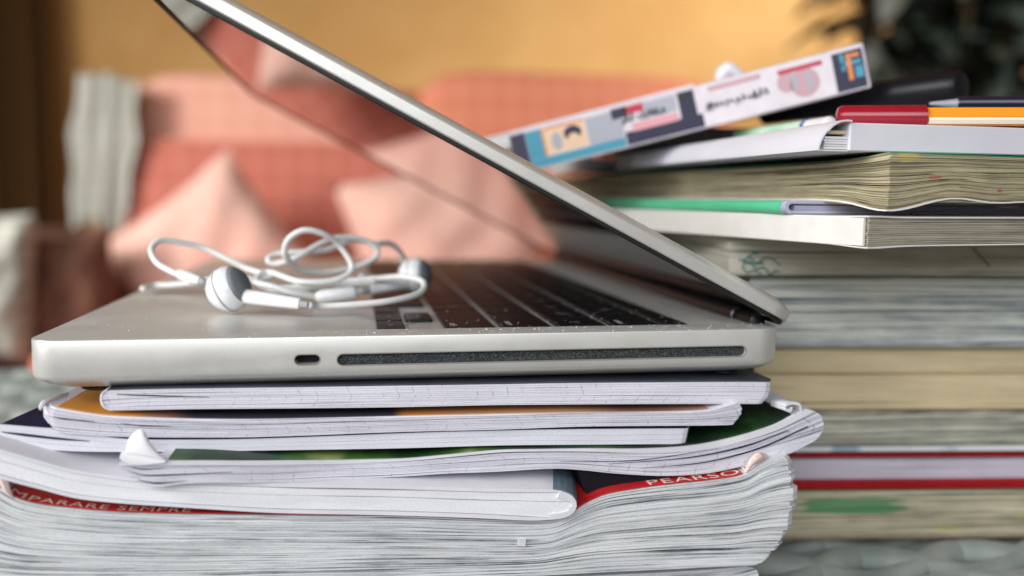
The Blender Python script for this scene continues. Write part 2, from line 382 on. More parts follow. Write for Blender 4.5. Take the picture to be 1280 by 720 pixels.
# keys
keymesh = {}
U = (KY1-KY0-1.6)/14.5
def key(x0, x1, y0, y1):
    x0 += .25; x1 -= .25; y0 += .15; y1 -= .15
    dx, dy = round(x1-x0, 2), round(y1-y0, 2); k = (dx, dy)
    if k not in keymesh:
        v, f = rings([rrect(-dx/2, dx/2, -dy/2, dy/2, 1., 0, 3), rrect(-dx/2, dx/2, -dy/2, dy/2, 1., .85, 3), rrect(-dx/2+.2, dx/2-.2, -dy/2+.2, dy/2-.2, .9, 1.05, 3)])
        o = obj('key', v, f, M['key'], lap, local=True); keymesh[k] = o.data
    else:
        o = bpy.data.objects.new('key', keymesh[k]); COL.objects.link(o); o.parent = lap
    c = np.array([(x0+x1)/2, (y0+y1)/2, -1.3])-ORG[lap.name][0]; o.location = Vector(c)*S
    return o
YB = KY0+.8
rows = [(118.7, 135.1, [2.25]+[1]*10+[2.25]), (137.1, 153.5, [1.75]+[1]*11+[1.75]), (155.5, 171.9, [1]*13+[1.5]), (173.9, 190., [1.5]+[1]*13), (192, 199.8, [14.5/14]*14)]
for x0, x1, ws in rows:
    y = YB
    for wd in ws: key(x0, x1, y+1, y+wd*U-1); y += wd*U
X0, X1, XM = 97.2, 116.7, 106.9
key(X0, XM-.4, YB+1, YB+U-1); key(X0, XM-.4, YB+U+1, YB+2*U-1); key(XM+.4, X1, YB+U+1, YB+2*U-1); key(X0, XM-.4, YB+2*U+1, YB+3*U-1)
y = YB+3*U
for wd in (1, 1.25, 5, 1.25, 1, 1, 1): key(X0, X1, y+1, y+wd*U-1); y += wd*U
# key legends (read from the keyboard's front)
leg = []
def legend(txt, cx, cy, size):
    v, f = text_mesh(txt, size); xs = [p[0] for p in v]; ys = [p[1] for p in v]
    if not v: return
    mx, my = (min(xs)+max(xs))/2, (min(ys)+max(ys))/2
    leg.append(([(cx+(p[1]-my), cy-(p[0]-mx), -.22) for p in v], f))
legend('shift', 122, YB+9, 3.4); legend('return', 140.5, YB+10, 3.2); legend('delete', 178, YB+9, 3.2); legend('|', 163, YB+U*.5, 4)
for i, c in enumerate('?><MNBVCXZ'): legend(c, 127, YB+U*(2.75+i), 4.4)
for i, c in enumerate('":LKJHGFDSA'): legend(c, 145.5, YB+U*(2.25+i), 4.4)
for i, c in enumerate('}{POIUYTREWQ'): legend(c, 163.7, YB+U*(1.5+i), 4.4)
for i, c in enumerate('+_)(*&^%$#@!~'): legend(c, 182, YB+U*(2+i), 4.4)
for c, x, yy in (('>', 102, .5), ('v', 102, 1.5), ('^', 112, 1.5), ('<', 102, 2.5)): legend(c, x, YB+U*yy, 3.6)
obj('key_legends', *merge(leg), M['legend'], lap)

# lid
TH = math.radians(27.22); HX, HZ = 228., 1.5
ct, st = math.cos(TH), math.sin(TH)
def lidp(t, Y, o): return (HX-ct*t+st*o, Y, HZ+st*t+ct*o)      # o: out of the lid's back
def lring(d, o, r=9): return [lidp(p[0], p[1], o) for p in rrect(-2+d*.9, 227-d, d, 325-d, max(2, r-d*.4), 0, 10)]
lid = obj('lid', *rings([lring(1.2, .05), lring(.25, .25), lring(.02, .5), lring(0, .6), lring(0, .8), lring(0, 3.1), lring(0, 3.3), lring(.1, 3.55), lring(.35, 3.9), lring(.8, 4.35), lring(1.5, 4.8), lring(2.6, 5.3), lring(4.4, 5.85), lring(8, 6.3), lring(18, 6.7)]), M['alu'], lap, smooth=True, auto=50)
obj('screen_gasket', *rings([lring(2.5, .1), lring(2.5, -.9), lring(2.2, -1.1), lring(1.0, -1.1), lring(.7, -.8), lring(.7, .2)], False, False), M['gasket'], lid)
obj('screen_glass', *rings([lring(2.6, -.35), lring(2.5, -.1)]), M['glass'], lid)
v, f = lathe([(0, 2.7), (.6, 3.3), (276, 3.3), (276.6, 2.7)], (222, 24, 1.0), (0, 1, 0), 24)
obj('hinge_cover', v, f, M['hinge'], lap, smooth=True, auto=40)
for y in (11, 300):
    obj('hinge_barrel', *lathe([(0, 2.2), (.4, 2.7), (13, 2.7), (13.4, 2.2)], (222.5, y, .8), (0, 1, 0), 20), M['hinge'], lap, smooth=True, auto=40)

# ---------------------------------------------------------------- left stack
GL = 'books and notebooks stacked under the laptop'
P_lav = page_mat('squared_paper_edges', (230, 229, 240), (160, 162, 182), ticks=.45, dens=(.28, .4))
P_lav2 = page_mat('worn_squared_paper_edges', (222, 221, 232), (130, 132, 150), ticks=.38, dens=(.32, .46), slant=.8, period=.0058)
P_smooth = page_mat('smooth_paper_edges', (226, 227, 237), (206, 208, 222), dens=(.28, .4))
P_white = page_mat('white_paper_edges', (236, 236, 240), (212, 212, 222), dens=(.28, .4))
P_grey = page_mat('worn_grey_paper_edges', (222, 224, 226), (104, 112, 120), dens=(.37, .5), lines=3000)
M['card'] = mat('white_card', (228, 228, 234), .6, col2=(214, 214, 222), nscale=60, bump=.15, bscale=300)
M['navy'] = mat('navy_cover', (28, 26, 60), .65, col2=(20, 18, 46), nscale=80, spec=.2)
M['dark'] = mat('dark_gap_shade', (20, 20, 26), .7, spec=.2)  # solid colour for shade in gaps under and between sheets
M['red'] = mat('red_cover', (196, 40, 46), .4, col2=(178, 30, 36), nscale=120, bump=.1, bscale=800)

def book(name, label, cat, pile, depth, n, pm, seed, group=GL, **kw):
    zc = pile.pt(len(pile.us)//2, 1); t = thing(name, label, cat, (zc[0], pile.Y+depth/2, zc[1]), group)
    stuff(pobj('pages', pile.pages(n, depth, seed, **kw), pm, t)); return t

# bottom book below the thick red one
pl = Pile(1, [(-40, 762), (300, 742), (640, 726), (850, 716), (935, 709)], [(-40, 850), (300, 845), (640, 838), (850, 830), (925, 824)], right=[(935, 709), (945, 711), (948, 722), (944, 760), (925, 824)])
bk = book('thick_book', 'worn book at the very bottom of the left stack, cut off by the photo edge', 'book', pl, 190, 22, P_grey, 3, jit=.3)
obj('cover', *pl.sheet(0, 0, 190, lift=.4), M['card'], bk)

# L6 the thick dictionary
T6 = [(-14, 604), (0, 611), (15, 620), (39, 628.5), (78, 634), (136, 639.5), (200, 642), (260, 643), (400, 644.5), (500, 645), (600, 649), (670, 651), (700, 648), (722, 636), (740, 626), (767, 616), (828, 607), (893, 600), (930, 593), (950, 580), (970, 571.5), (984, 570)]
B6 = [(-20, 738), (120, 736), (260, 734), (400, 730), (500, 727), (640, 721), (740, 716), (850, 711), (930, 708), (951, 706)]
R6 = [(984, 570), (992, 577), (996, 592), (998, 611), (996, 640), (987, 669), (972, 692), (951, 706)]
pl6 = Pile(-4, T6, B6, right=R6, fall=16., rr=2.)
b6 = book('thick_book', 'thick red-covered book with curled grey page edges, below the white folded notebook', 'book', pl6, 200, 34, P_grey, 11, jit=.45, gap=.16, amp=.5, big=.32, biggap=1.0, v0=.008, ej=.8)
cov6 = obj('cover', *pl6.sheet(.0, .004, 201, i0=3, i1=101, lift=.25, jy=lambda u: .8), M['red'], b6)
def cover_text(txt, px0, px1, y0, h, name='cover_lettering'):
    v, f = text_mesh(txt, 1, .12); xs = [p[0] for p in v]; ys = [p[1] for p in v]
    xa, xb = at(px0, 620, -4)[0], at(px1, 610, -4)[0]; V = []
    for p in v:
        X = xa+(p[0]-min(xs))/(max(xs)-min(xs))*(xb-xa); Y = y0+(p[1]-min(ys))/(max(ys)-min(ys))*h
        V.append((X, Y, pl6.topz(X, 0, .45)))
    obj(name, V, f, mat('cream_print', (236, 214, 200), .5), b6)
cover_text('IMPARARE SEMPRE', 3, 236, -3.4, 3.5)
cover_text('PEARSON', 813, 951, -3.3, 4.2)
# bent pink cover corner and sticky bit
obj('bent_corner', *merge([tube(catmull([at(932, 590, -3.2), at(940, 577, -3.6), at(948, 571, -3), at(958, 571, -1)], 5), [.5, 1.1, 1.5, .8], 8)]), mat('pale_torn_card', (226, 186, 180), .85, col2=(234, 218, 212), nscale=700), b6)
obj('torn_corner', *tube(catmull([at(-3, 598, -3), at(4, 600, -4), at(9, 612, -4.2), at(16, 622, -4)], 5), [.5, 1.4, 1.0, .3], 6), mat('torn_card', (225, 205, 198), .85), b6)
a = at(652, 678, -4.6); obj('paper_scrap', *rings([[(a[0]-1.3, -4.9, a[2]-.9), (a[0]+1.1, -5.0, a[2]-1.3), (a[0]+1.3, -4.9, a[2]+.8), (a[0]-.9, -5.1, a[2]+1.1)], [(a[0]-1.3, -3, a[2]-.8), (a[0]+1.1, -3, a[2]-1.1), (a[0]+1.2, -3, a[2]+.7), (a[0]-.9, -3, a[2]+.9)]]), M['card'], b6)

# L5 white folded notebook with a blue-grey spine
T5 = [(-30, 552), (0, 561), (45, 574), (89, 586), (140, 594), (200, 600), (350, 604), (480, 606), (588, 609.5), (678, 611), (700, 613)]
B5 = [(-30, 588), (8, 600), (50, 611), (97, 622.7), (155, 629), (215, 633), (260, 636), (350, 641), (480, 643.5), (588, 647), (660, 650.5), (690, 650)]
pl5 = Pile(-6, T5, B5, right=[(700, 613), (714, 619), (720, 630), (716, 640), (706, 646), (690, 649)], fall=6, rr=0, shear=13)
b5 = book('folded_notebook', 'white folded notebook with a blue-grey spine, lying on the thick red book', 'notebook', pl5, 154, 2, P_white, 21, jit=.04, gap=.04, amp=.0, big=1, biggap=.14, v0=.14, v1=.86)
obj('cover', *pl5.sheet(0, .12, 152, jy=lambda u: -.3), M['card'], b5, smooth=True, auto=40)
obj('cover', *pl5.sheet(.88, 1., 152, jy=lambda u: -.3), M['card'], b5, smooth=True, auto=40)
# fold at the spine end
SH5 = math.tan(math.radians(13))*155
fold = [pl5.pt(len(pl5.us)-1, s) for s in np.linspace(0, 1, 14)]
c5 = np.mean(fold, 0); V = []; rs = []
for p in fold:
    d = (p-c5); q = c5+d*.55; q[0] = min(q[0], p[0]-1.1)
    rs.append([(p[0]+.15, -6.5, p[1]), (q[0], -6.5, q[1]), (q[0]+SH5, 149, q[1]), (p[0]+.15+SH5, 149, p[1])])
obj('spine_fold', *rings(rs), M['card'], b5, smooth=True, auto=50)
n5 = len(pl5.us); i5 = [i for i in range(n5) if pl5.T[i][0] > at(688, 610, -6)[0]][0]
M['bluegrey'] = mat('blue_grey_cloth_tape', (112, 134, 150), .7, col2=(96, 118, 134), nscale=700, bump=.3, bscale=2500, bdist=.0001)
sp = [pl5.T[i] for i in range(i5, n5)]+[pl5.pt(n5-1, s)+np.array([.35, 0]) for s in (.12, .25, .4)]
rs = [[(p[0], -6.2, p[1]+.3), (p[0], -6.2, p[1]-.1), (p[0]+SH5, 149, p[1]-.1), (p[0]+SH5, 149, p[1]+.3)] for p in sp]
obj('spine_tape', *rings(rs), M['bluegrey'], b5)

# L4 exercise book with a green cover, right end curling up
T4 = [(152, 570), (175, 573), (208, 575), (260, 575), (348, 574), (420, 574), (500, 573), (560, 568), (624, 562), (680, 561), (740, 560), (800, 560), (864, 556), (918, 545.5), (965, 531), (990, 518), (1004, 510)]
B4 = [(186, 609), (202, 609), (230, 605), (270, 602), (348, 600), (420, 597), (480, 597), (560, 592), (620, 590), (690, 586), (730, 588), (767, 591.8), (828, 595), (882, 592), (936, 581), (987, 567.5), (1004, 559)]
pl4 = Pile(0, T4, B4, left=[(152, 570), (147, 577), (150, 586), (160, 594), (172, 602), (186, 609)], right=[(1004, 510), (1020, 515), (1029, 524), (1028, 541), (1018, 551), (1004, 559)], fall=7,
           yf=lambda x, Y: -9.*(1-min(1, max(0, (x-215)/230))**2*(3-2*min(1, max(0, (x-215)/230)))))
b4 = book('exercise_book', 'exercise book with green cover and a curled right end, its left corner folded up', 'notebook', pl4, 205, 12, P_lav2, 31, jit=.22, gap=.12, amp=.4, big=.6, biggap=.8, v0=.2, ej=.15)
M['green'] = mat('green_printed_cover', (70, 108, 46), .5, col2=(10, 30, 18), nscale=26, ramp=(.4, .62), stretch=(1, .35, 1))
e_ = [n_ for n_ in M['green'].node_tree.nodes if n_.type == 'VALTORGB'][0].color_ramp.elements; x_ = e_.new(.5); x_.color = lin((22, 62, 26)); x_ = e_.new(.34); x_.color = lin((140, 156, 96))
obj('cover', *pl4.sheet(-.02, .03, 205, i0=8, i1=107, jy=lambda u: .9), M['green'], b4, smooth=True, auto=40)
obj('first_sheet', *pl4.sheet(.04, .17, 204, i0=6, jy=lambda u: -.15, wa=lambda u: .0, wb=lambda u: .05*math.sin(9*u)), M['card'], b4)
ia = [i for i in range(110) if pl4.T[i][0] > at(706, 560, 0)[0]][0]; ib = [i for i in range(110) if pl4.T[i][0] > at(930, 560, 0)[0]][0]
obj('back_cover', *pl4.sheet(1.01, 1.03, 190, i0=ia, i1=ib, jy=lambda u: 1.6, wb=lambda u: max(0, 1.0*(1-(u-.655)/.165))), M['dark'], b4)  # near-black slab added as the shade in the gap under the book
# curl at the right corner and folded-up left corner
cur = catmull([at(1002, 512, -.2), at(999, 506, -.2), at(991, 504, -.1), at(983, 506, 0), at(981, 511, .2), at(986, 513, .4), at(989, 510, .5)], 5)
rs = [[(p[0], -.4, p[2]+.55), (p[0], -.4, p[2]-.45), (p[0]-1.5, 7, p[2]-.5), (p[0]-1.5, 7, p[2]-.1)] for p in cur]
obj('curled_corner', *rings(rs), M['card'], b4, smooth=True, auto=50)
def paper_leaf(lo, hi, Ya, Yb, bulge, nu=14, nv=8):
    lo = catmull([at(x, y, Ya) for x, y in lo], 6); hi = catmull([at(x, y, Yb) for x, y in hi], 6); V = []; F = []
    for k in (0, 1):
        for i in range(nu+1):
            p = lo[int(i*(len(lo)-1)/nu)]; q2 = hi[int(i*(len(hi)-1)/nu)]
            for j in range(nv+1):
                t_ = j/nv; w_ = p*(1-t_)+q2*t_; w_ = w_+np.array([0, -bulge*math.sin(math.pi*t_)*(.4+.6*math.sin(math.pi*i/nu))+k*.3, 0]); V.append(w_)
    n_ = (nu+1)*(nv+1); q_ = lambda i, j: i*(nv+1)+j
    for i in range(nu):
        for j in range(nv): F.append((q_(i, j), q_(i+1, j), q_(i+1, j+1), q_(i, j+1))); F.append((n_+q_(i, j), n_+q_(i, j+1), n_+q_(i+1, j+1), n_+q_(i+1, j)))
        F += [(q_(i, 0), n_+q_(i, 0), n_+q_(i+1, 0), q_(i+1, 0)), (q_(i, nv), q_(i+1, nv), n_+q_(i+1, nv), n_+q_(i, nv))]
    for j in range(nv): F += [(q_(0, j), q_(0, j+1), n_+q_(0, j+1), n_+q_(0, j)), (q_(nu, j), n_+q_(nu, j), n_+q_(nu, j+1), q_(nu, j+1))]
    return V, F
M['leafpaper'] = mat('thin_white_paper', (236, 236, 240), .7, col2=(228, 228, 234), nscale=200, bump=.2, bscale=900)
obj('folded_corner', *paper_leaf([(156, 566), (172, 568), (190, 571), (209, 577)], [(161, 548), (170, 539), (179, 538), (187, 555)], -10.0, -7.0, .5), M['leafpaper'], b4, smooth=True, auto=60)
obj('folded_corner', *paper_leaf([(149, 573), (162, 580), (182, 581), (206, 578)], [(152, 564), (165, 566), (184, 570), (208, 576)], -9.9, -9.3, .3), M['leafpaper'], b4, smooth=True, auto=60)

# L3 smooth notebook with a navy cover
T3 = [(-4, 532), (0, 530), (39, 533), (100, 538), (155, 548), (260, 549), (348, 547), (500, 541), (600, 538), (720, 536), (866, 535)]
B3 = [(-4, 546), (0, 551), (39, 560.5), (97, 564.4), (160, 565), (240, 564.5), (348, 563), (500, 560.5), (624, 557), (740, 556), (862, 555)]
pl3 = Pile(2, T3, B3, left=[(-4, 532), (-8, 537), (-8, 541), (-4, 546)], shear=10, rr=3., fall=5)
b3 = book('notebook', 'plain white-edged notebook with a navy cover sticking out at the left', 'notebook', pl3, 180, 3, P_smooth, 41, jit=.03, gap=.04, amp=.2, big=.0, biggap=.1, v0=.03)
obj('cover', *pl3.sheet(-.03, .01, 180, jy=lambda u: .3), M['navy'], b3)
stuff(obj('page_gap_shade', *tube(catmull([at(2, 540, 1.75), at(30, 543.5, 1.75), at(75, 548.5, 1.8), at(112, 551.5, 1.9)], 5), [.12, .38, .3, .08], 6), M['navy'], b3))  # dark strand laid in as the shade inside the slit
a = [at(-6, 541, 1.6), at(30, 545, 1.6), at(75, 549.5, 1.6), at(118, 552, 1.8)]

# L2 orange-covered magazine
T2 = [(58, 505), (78, 510), (128, 518), (187, 521), (260, 523), (348, 523), (500, 519.5), (620, 517), (740, 515), (828, 514), (880, 512), (905, 506), (918, 503)]
B2 = [(62, 536), (78, 541), (155, 546), (260, 547), (348, 545.6), (500, 540), (620, 537), (740, 533), (900, 531.5), (914, 529)]
pl2 = Pile(1, T2, B2, left=[(58, 505), (50, 512), (49, 520), (53, 528), (62, 536)], right=[(918, 503), (925, 506), (926, 516), (921, 525), (914, 529)], shear=4, rl=3, fall=5)
b2 = book('magazine', 'worn booklet with an orange and brown printed cover under the top notebook', 'magazine', pl2, 200, 10, P_lav2, 51, jit=.2, gap=.14, amp=.4, big=.5, biggap=.6, v0=.1, ej=.3)
m = mat('orange_printed_cover', (208, 140, 48), .45); M['orange'] = m
nt = m.node_tree; N = nt.nodes; tc = N.new('ShaderNodeTexCoord'); mp = N.new('ShaderNodeMapping'); nt.links.new(tc.outputs['Object'], mp.inputs[0]); mp.inputs['Scale'].default_value = (1, .5, 0)
sx = N.new('ShaderNodeSeparateXYZ'); nt.links.new(tc.outputs['Object'], sx.inputs[0])
nz = N.new('ShaderNodeTexNoise'); nz.inputs['Scale'].default_value = 40; nt.links.new(mp.outputs[0], nz.inputs['Vector'])
val = math_node(nt, 'ADD', math_node(nt, 'MULTIPLY', math_node(nt, 'ADD', sx.outputs[0], .105), 4.7), math_node(nt, 'MULTIPLY', math_node(nt, 'SUBTRACT', nz.outputs['Fac'], .5), .12))
r = N.new('ShaderNodeValToRGB'); r.color_ramp.interpolation = 'EASE'
for p_, c_ in ((0, (206, 140, 52)), (.10, (204, 138, 56)), (.14, (150, 108, 92)), (.2, (60, 54, 66)), (.44, (52, 50, 64)), (.47, (186, 126, 70)), (.7, (196, 150, 110)), (.82, (140, 96, 80)), (.95, (178, 138, 120))):
    e = r.color_ramp.elements[0] if p_ == 0 else r.color_ramp.elements.new(p_); e.color = lin(c_); e.position = p_
r.color_ramp.elements[-1].color = lin((150, 100, 80)); nt.links.new(val, r.inputs[0]); nt.links.new(r.outputs[0], N['Principled BSDF'].inputs['Base Color'])
obj('cover', *pl2.sheet(-.02, .03, 200, i0=2, i1=104, jy=lambda u: .6), m, b2, smooth=True, auto=40)
obj('first_sheet', *pl2.sheet(.04, .1, 200, jy=lambda u: .1, wb=lambda u: .03*math.sin(14*u)), M['card'], b2)
tl = catmull([at(50, 511, .5), at(56, 503, 3), at(70, 497, 9), at(94, 490, 22)], 6)
obj('torn_corner', *tube(tl, [.5, .9, .8, .4], 6), M['card'], b2)

# L1 squared notebook
T1 = [(134, 486), (240, 484), (370, 482.3), (500, 480.3), (620, 478.6), (720, 477), (850, 476), (969, 475.5)]
B1 = [(140, 513), (240, 511), (370, 510), (500, 508.5), (620, 506), (740, 505), (850, 504.5), (958, 504.5)]
pl1 = Pile(2.5, T1, B1, left=[(134, 487), (128, 492), (127.5, 502), (131, 509), (140, 513)], right=[(969, 476), (969, 486), (967, 497), (958, 504.5)], rr=3.2, fall=4)
b1 = book('squared_notebook', 'squared-paper notebook with a folded left spine, directly under the laptop', 'notebook', pl1, 200, 10, P_lav, 61, jit=.1, gap=.1, amp=.3, big=.3, biggap=.5, v0=.06, v1=.96)
obj('cover', *pl1.sheet(-.02, .04, 200, jy=lambda u: -.1), mat('grey_cover', (74, 77, 88), .55, col2=(60, 63, 74), nscale=90), b1)
obj('back_cover', *pl1.sheet(.97, 1.01, 200, jy=lambda u: -.1), M['card'], b1)
ed = [pl1.pt(0, s)+np.array([-.25, 0]) for s in np.linspace(0, 1, 10)]
rs = [[(p[0]-.2, 2.2, p[1]), (p[0]+.4, 2.2, p[1]), (p[0]+.4, 200, p[1]), (p[0]-.2, 200, p[1])] for p in ed]
obj('spine', *rings(rs), M['card'], b1, smooth=True, auto=50)

def slit(name, pts, Y, rad, bk_, m_): stuff(obj(name, *tube(catmull([at(x, y, Y) for x, y in pts], 5), rad, 6), m_, bk_))  # dark tubes laid on the page edges as shade between sheets
slit('page_gap_shade', [(146, 493), (190, 494.5), (262, 496.5)], 2.3, [.1, .2, .05], b1, M['dark'])
slit('page_gap_shade', [(66, 521), (80, 523.5), (118, 527)], .9, [.08, .22, .06], b2, M['dark'])
slit('page_gap_shade', [(150, 529), (176, 532), (214, 533)], .75, [.04, .16, .04], b2, M['dark'])
slit('page_gap_shade', [(160, 589), (182, 594), (225, 593), (290, 590)], -9.3, [.05, .2, .05], b4, M['navy'])
slit('page_gap_shade', [(172, 600), (196, 604), (232, 601)], -9.2, [.05, .22, .05], b4, M['dark'])
slit('page_gap_shade', [(158, 582), (176, 586), (205, 585)], -9.3, [.03, .16, .04], b4, M['dark'])
slit('page_gap_shade', [(760, 580), (860, 572), (930, 558), (985, 538)], -.25, [.04, .18, .3, .1], b4, M['navy'])
slit('page_gap_shade', [(800, 585), (880, 578), (950, 560), (1010, 533)], -.25, [.04, .16, .3, .2], b4, M['navy'])
slit('page_gap_shade', [(700, 577), (800, 575), (900, 560)], -.2, [.04, .14, .04], b4, M['navy'])

# ---------------------------------------------------------------- right stack
GR = 'books and magazines stacked behind the laptop hinge'
class Slab:
    pass
def leaves(x0, x1, y0, y1, z0, z1, n, seed, jit=.25, gap=.15, amp=.2, dz=None, nx=46, ny=26, big=.15):
    rng = random.Random(seed); out = []; th = (z1-z0)/n
    per = [(x1, y1), (x1, y0)]+[(x1+(x0-x1)*i/nx, y0) for i in range(1, nx)]+[(x0, y0)]+[(x0, y0+(y1-y0)*i/ny) for i in range(1, ny)]+[(x0, y1)]
    wobs = [wob(rng, 6) for _ in range(n+1)]
    for k in range(n):
        off = rng.uniform(-jit, jit); offx = rng.uniform(-jit, jit); wj = wob(rng, 8); lo, hi = [], []; bg = .6 if rng.random() < big else 0; gm = wob(rng, 4)
        for (x, y) in per:
            u = ((x-x0)+(y1-y))/((x1-x0)+(y1-y0)); sA = k/n; sB = (k+1)/n
            yy = y+(off+jit*.6*wj(u) if y == y0 else 0); xx = x+(offx+jit*.6*wj(u) if x == x0 else 0)
            za = z0+sA*(z1-z0)+gap*th*.5+(amp*th*wobs[k](u) if k else 0); zb = z0+sB*(z1-z0)-gap*th*.5-bg*th*max(0, gm(u))+(amp*th*wobs[k+1](u) if k < n-1 else 0)
            if dz: za += dz(x, y, sA); zb += dz(x, y, sB)
            lo.append((xx, yy, za)); hi.append((xx, yy, zb))
        sv, sf = rings([lo, hi]); per_ = [((x-x0)-(y-y0), 0) for x, y in per]; H = z1-z0
        out.append((sv, sf, [(p_[0], k/n*H, 0) for p_ in per_]+[(p_[0], (k+1)/n*H, 0) for p_ in per_]))
    V, F = merge([o_[:2] for o_ in out]); return V, F, [p for o_ in out for p in o_[2]]
A7 = -7.; RX, RY = 226.8, 45.
ca, sa = math.cos(math.radians(A7)), math.sin(math.radians(A7))
def zr(py, px=1000):      # height of a picture row on the near face of the stack
    d = FW+RT*(px-640)/FPX-UP*(py-360)/FPX; n = np.array([-sa, ca, 0]); p0 = np.array([RX-sa*3, RY+ca*3, 0]); t = ((p0-CP)@n)/(d@n); return (CP+d*t)[2]
Z = [TZ]+[zr(p) for p in (614, 563, 515, 435, 345)]+[27.5]
def rbook(name, label, cat, z0, x0=0, y0=0, rz=A7):
    return thing(name, label, cat, (RX+ca*x0-sa*y0, RY+sa*x0+ca*y0, z0), GR, rz)
LW, LD = 215, 165
P_cream = page_mat('old_cream_page_edges', (206, 198, 172), (104, 98, 76), dens=(.38, .53), lines=1500, spots=[(38, 12.6, 21, 3.4, (22, 138, 84)), (118, 12, 8, 1.0, (110, 80, 66)), (115, 7, 12, 1.0, (176, 186, 70)), (77, 3, 5, .8, (168, 172, 70))])
t = rbook('paperback_book', 'cream-paged paperback with a green ink smear, lowest of the right stack', 'book', Z[0], 14, 4)
h = Z[1]-Z[0]; stuff(pobj('pages', leaves(0, LW, 0, LD, .5, h-.5, 16, 5, jit=.3), P_cream, t, local=True))
obj('back_cover', *box(-.4, LW, -.4, LD, 0, .45), mat('kraft_cover', (150, 132, 110), .6), t, local=True)
obj('front_cover', *box(-.4, LW, -.4, LD, h-.45, h-.02), mat('olive_cover', (120, 118, 90), .6), t, local=True)

t = rbook('hardcover_book', 'red hardcover book with white pages above the green-smeared paperback', 'book', Z[1], 15, 4)
h = Z[2]-Z[1]; Mr = mat('red_hard_cover', (168, 8, 24), .4, col2=(150, 5, 18), nscale=400, bump=.15, bscale=2200, bdist=.0001)
stuff(pobj('pages', leaves(5, LW, 3, LD, 3.4, h-3.8, 8, 6, jit=.1, gap=.06, amp=.05), page_mat('white_book_edges', (208, 203, 216), (178, 172, 190), dens=(.3, .42)), t, local=True))
obj('back_cover', *box(0, LW, 0, LD, 0, 3.3, .8), Mr, t, local=True)
obj('front_cover', *box(0, LW, 0, LD, h-3.7, h-.05, .9), Mr, t, local=True)
obj('spine', *box(-1.5, 3.6, .4, LD, .6, h-.6, .8), Mr, t, local=True)

t = rbook('magazine', 'grey-paged magazine with a pale cover edge lying on the red hardcover', 'magazine', Z[2], 16, 1)
h = Z[3]-Z[2]
def dzc(x, y, s): return s*(1.2*math.exp(-((x-4)/14)**2)-.9*math.exp(-((x-30)/18)**2))
stuff(pobj('pages', leaves(0, LW, 0, LD, 2.2, h-.6, 14, 7, jit=.5, gap=.2, amp=.5, dz=dzc), page_mat('magazine_edges', (210, 208, 192), (70, 76, 72), dens=(.38, .56), lines=1200), t, local=True))
obj('back_cover', *box(-.8, LW, -.8, LD, 0, 2.0, .4), mat('pale_cover', (214, 216, 220), .4, col2=(150, 168, 182), nscale=50, ramp=(.55, .62), stretch=(1, 1, .1)), t, local=True)

t = rbook('thick_book', 'thick yellowed book with smooth page edges in the middle of the right stack', 'book', Z[3], 12, 6)
h = Z[4]-Z[3]; zs = h*.58
Py = page_mat('yellowed_smooth_edges', (212, 195, 160), (178, 158, 120), dens=(.3, .5), lines=900)
stuff(pobj('pages', leaves(0, LW, 0, LD, .3, zs, 10, 8, jit=.12, gap=.03, amp=.05), Py, t, local=True))
stuff(pobj('pages', leaves(1, LW, -.5, LD, zs+.6, h-.5, 9, 9, jit=.15, gap=.05, amp=.08), Py, t, local=True))
obj('divider', *box(0, LW, -.7, LD, zs+.05, zs+.55), mat('kraft_divider', (190, 166, 122), .7), t, local=True)
obj('front_cover', *box(-.4, LW, -.4, LD, h-.45, h-.04), mat('tan_cover', (168, 150, 118), .6), t, local=True)

t = rbook('glossy_magazine', 'thick magazine with blue and grey striped page edges above the yellowed book', 'magazine', Z[4], 9, 3)
h = Z[5]-Z[4]
stuff(pobj('pages', leaves(0, LW, 0, LD, .5, h-.6, 22, 10, jit=.3, gap=.12, amp=.2), page_mat('blue_grey_striped_edges', (222, 224, 215), (92, 112, 126), dens=(.4, .54), lines=900), t, local=True))
obj('back_cover', *box(-.5, LW, -.5, LD, 0, .45), mat('olive_grey_cover', (150, 148, 116), .5), t, local=True)
obj('front_cover', *box(-.5, LW, -.5, LD, h-.55, h-.04), mat('white_blue_cover', (196, 204, 204), .4), t, local=True)

t = rbook('old_book', 'grey-beige paged book with teal scribbles near its left corner, below the rotated paperback', 'book', Z[5], 0, 0)
h = Z[6]-Z[5]
stuff(pobj('pages', leaves(0, LW, 0, LD, .5, h-.5, 14, 12, jit=.2, gap=.08, amp=.15), page_mat('grey_beige_edges', (216, 213, 198), (126, 124, 110), dens=(.36, .5), lines=900), t, local=True))
obj('back_cover', *box(-.5, LW, -.5, LD, 0, .45), mat('dark_olive_cover', (84, 84, 66), .5), t, local=True)
obj('front_cover', *box(-.5, LW, -.5, LD, h-.45, h), mat('beige_cover', (170, 166, 146), .5), t, local=True)
scr = []
rng = random.Random(4)
for k in range(7):
    x = 3+rng.uniform(0, 9); z = h*.3+rng.uniform(-2, 4); path = [(x, -.55, z)]
    for j in range(5): path.append((path[-1][0]+rng.uniform(.3, 2.4), -.55, path[-1][2]+rng.uniform(-1.8, 1.8)))
    scr.append(tube(catmull(path, 4), .22, 5))
obj('ink_scribble', *merge(scr), mat('teal_ink', (20, 120, 122), .6), t, local=True)
obj('ink_scribble', *tube([(92, -.6, h*.75), (99, -.6, h*.3)], .2, 5), mat('black_ink', (40, 40, 40), .6), t, local=True)

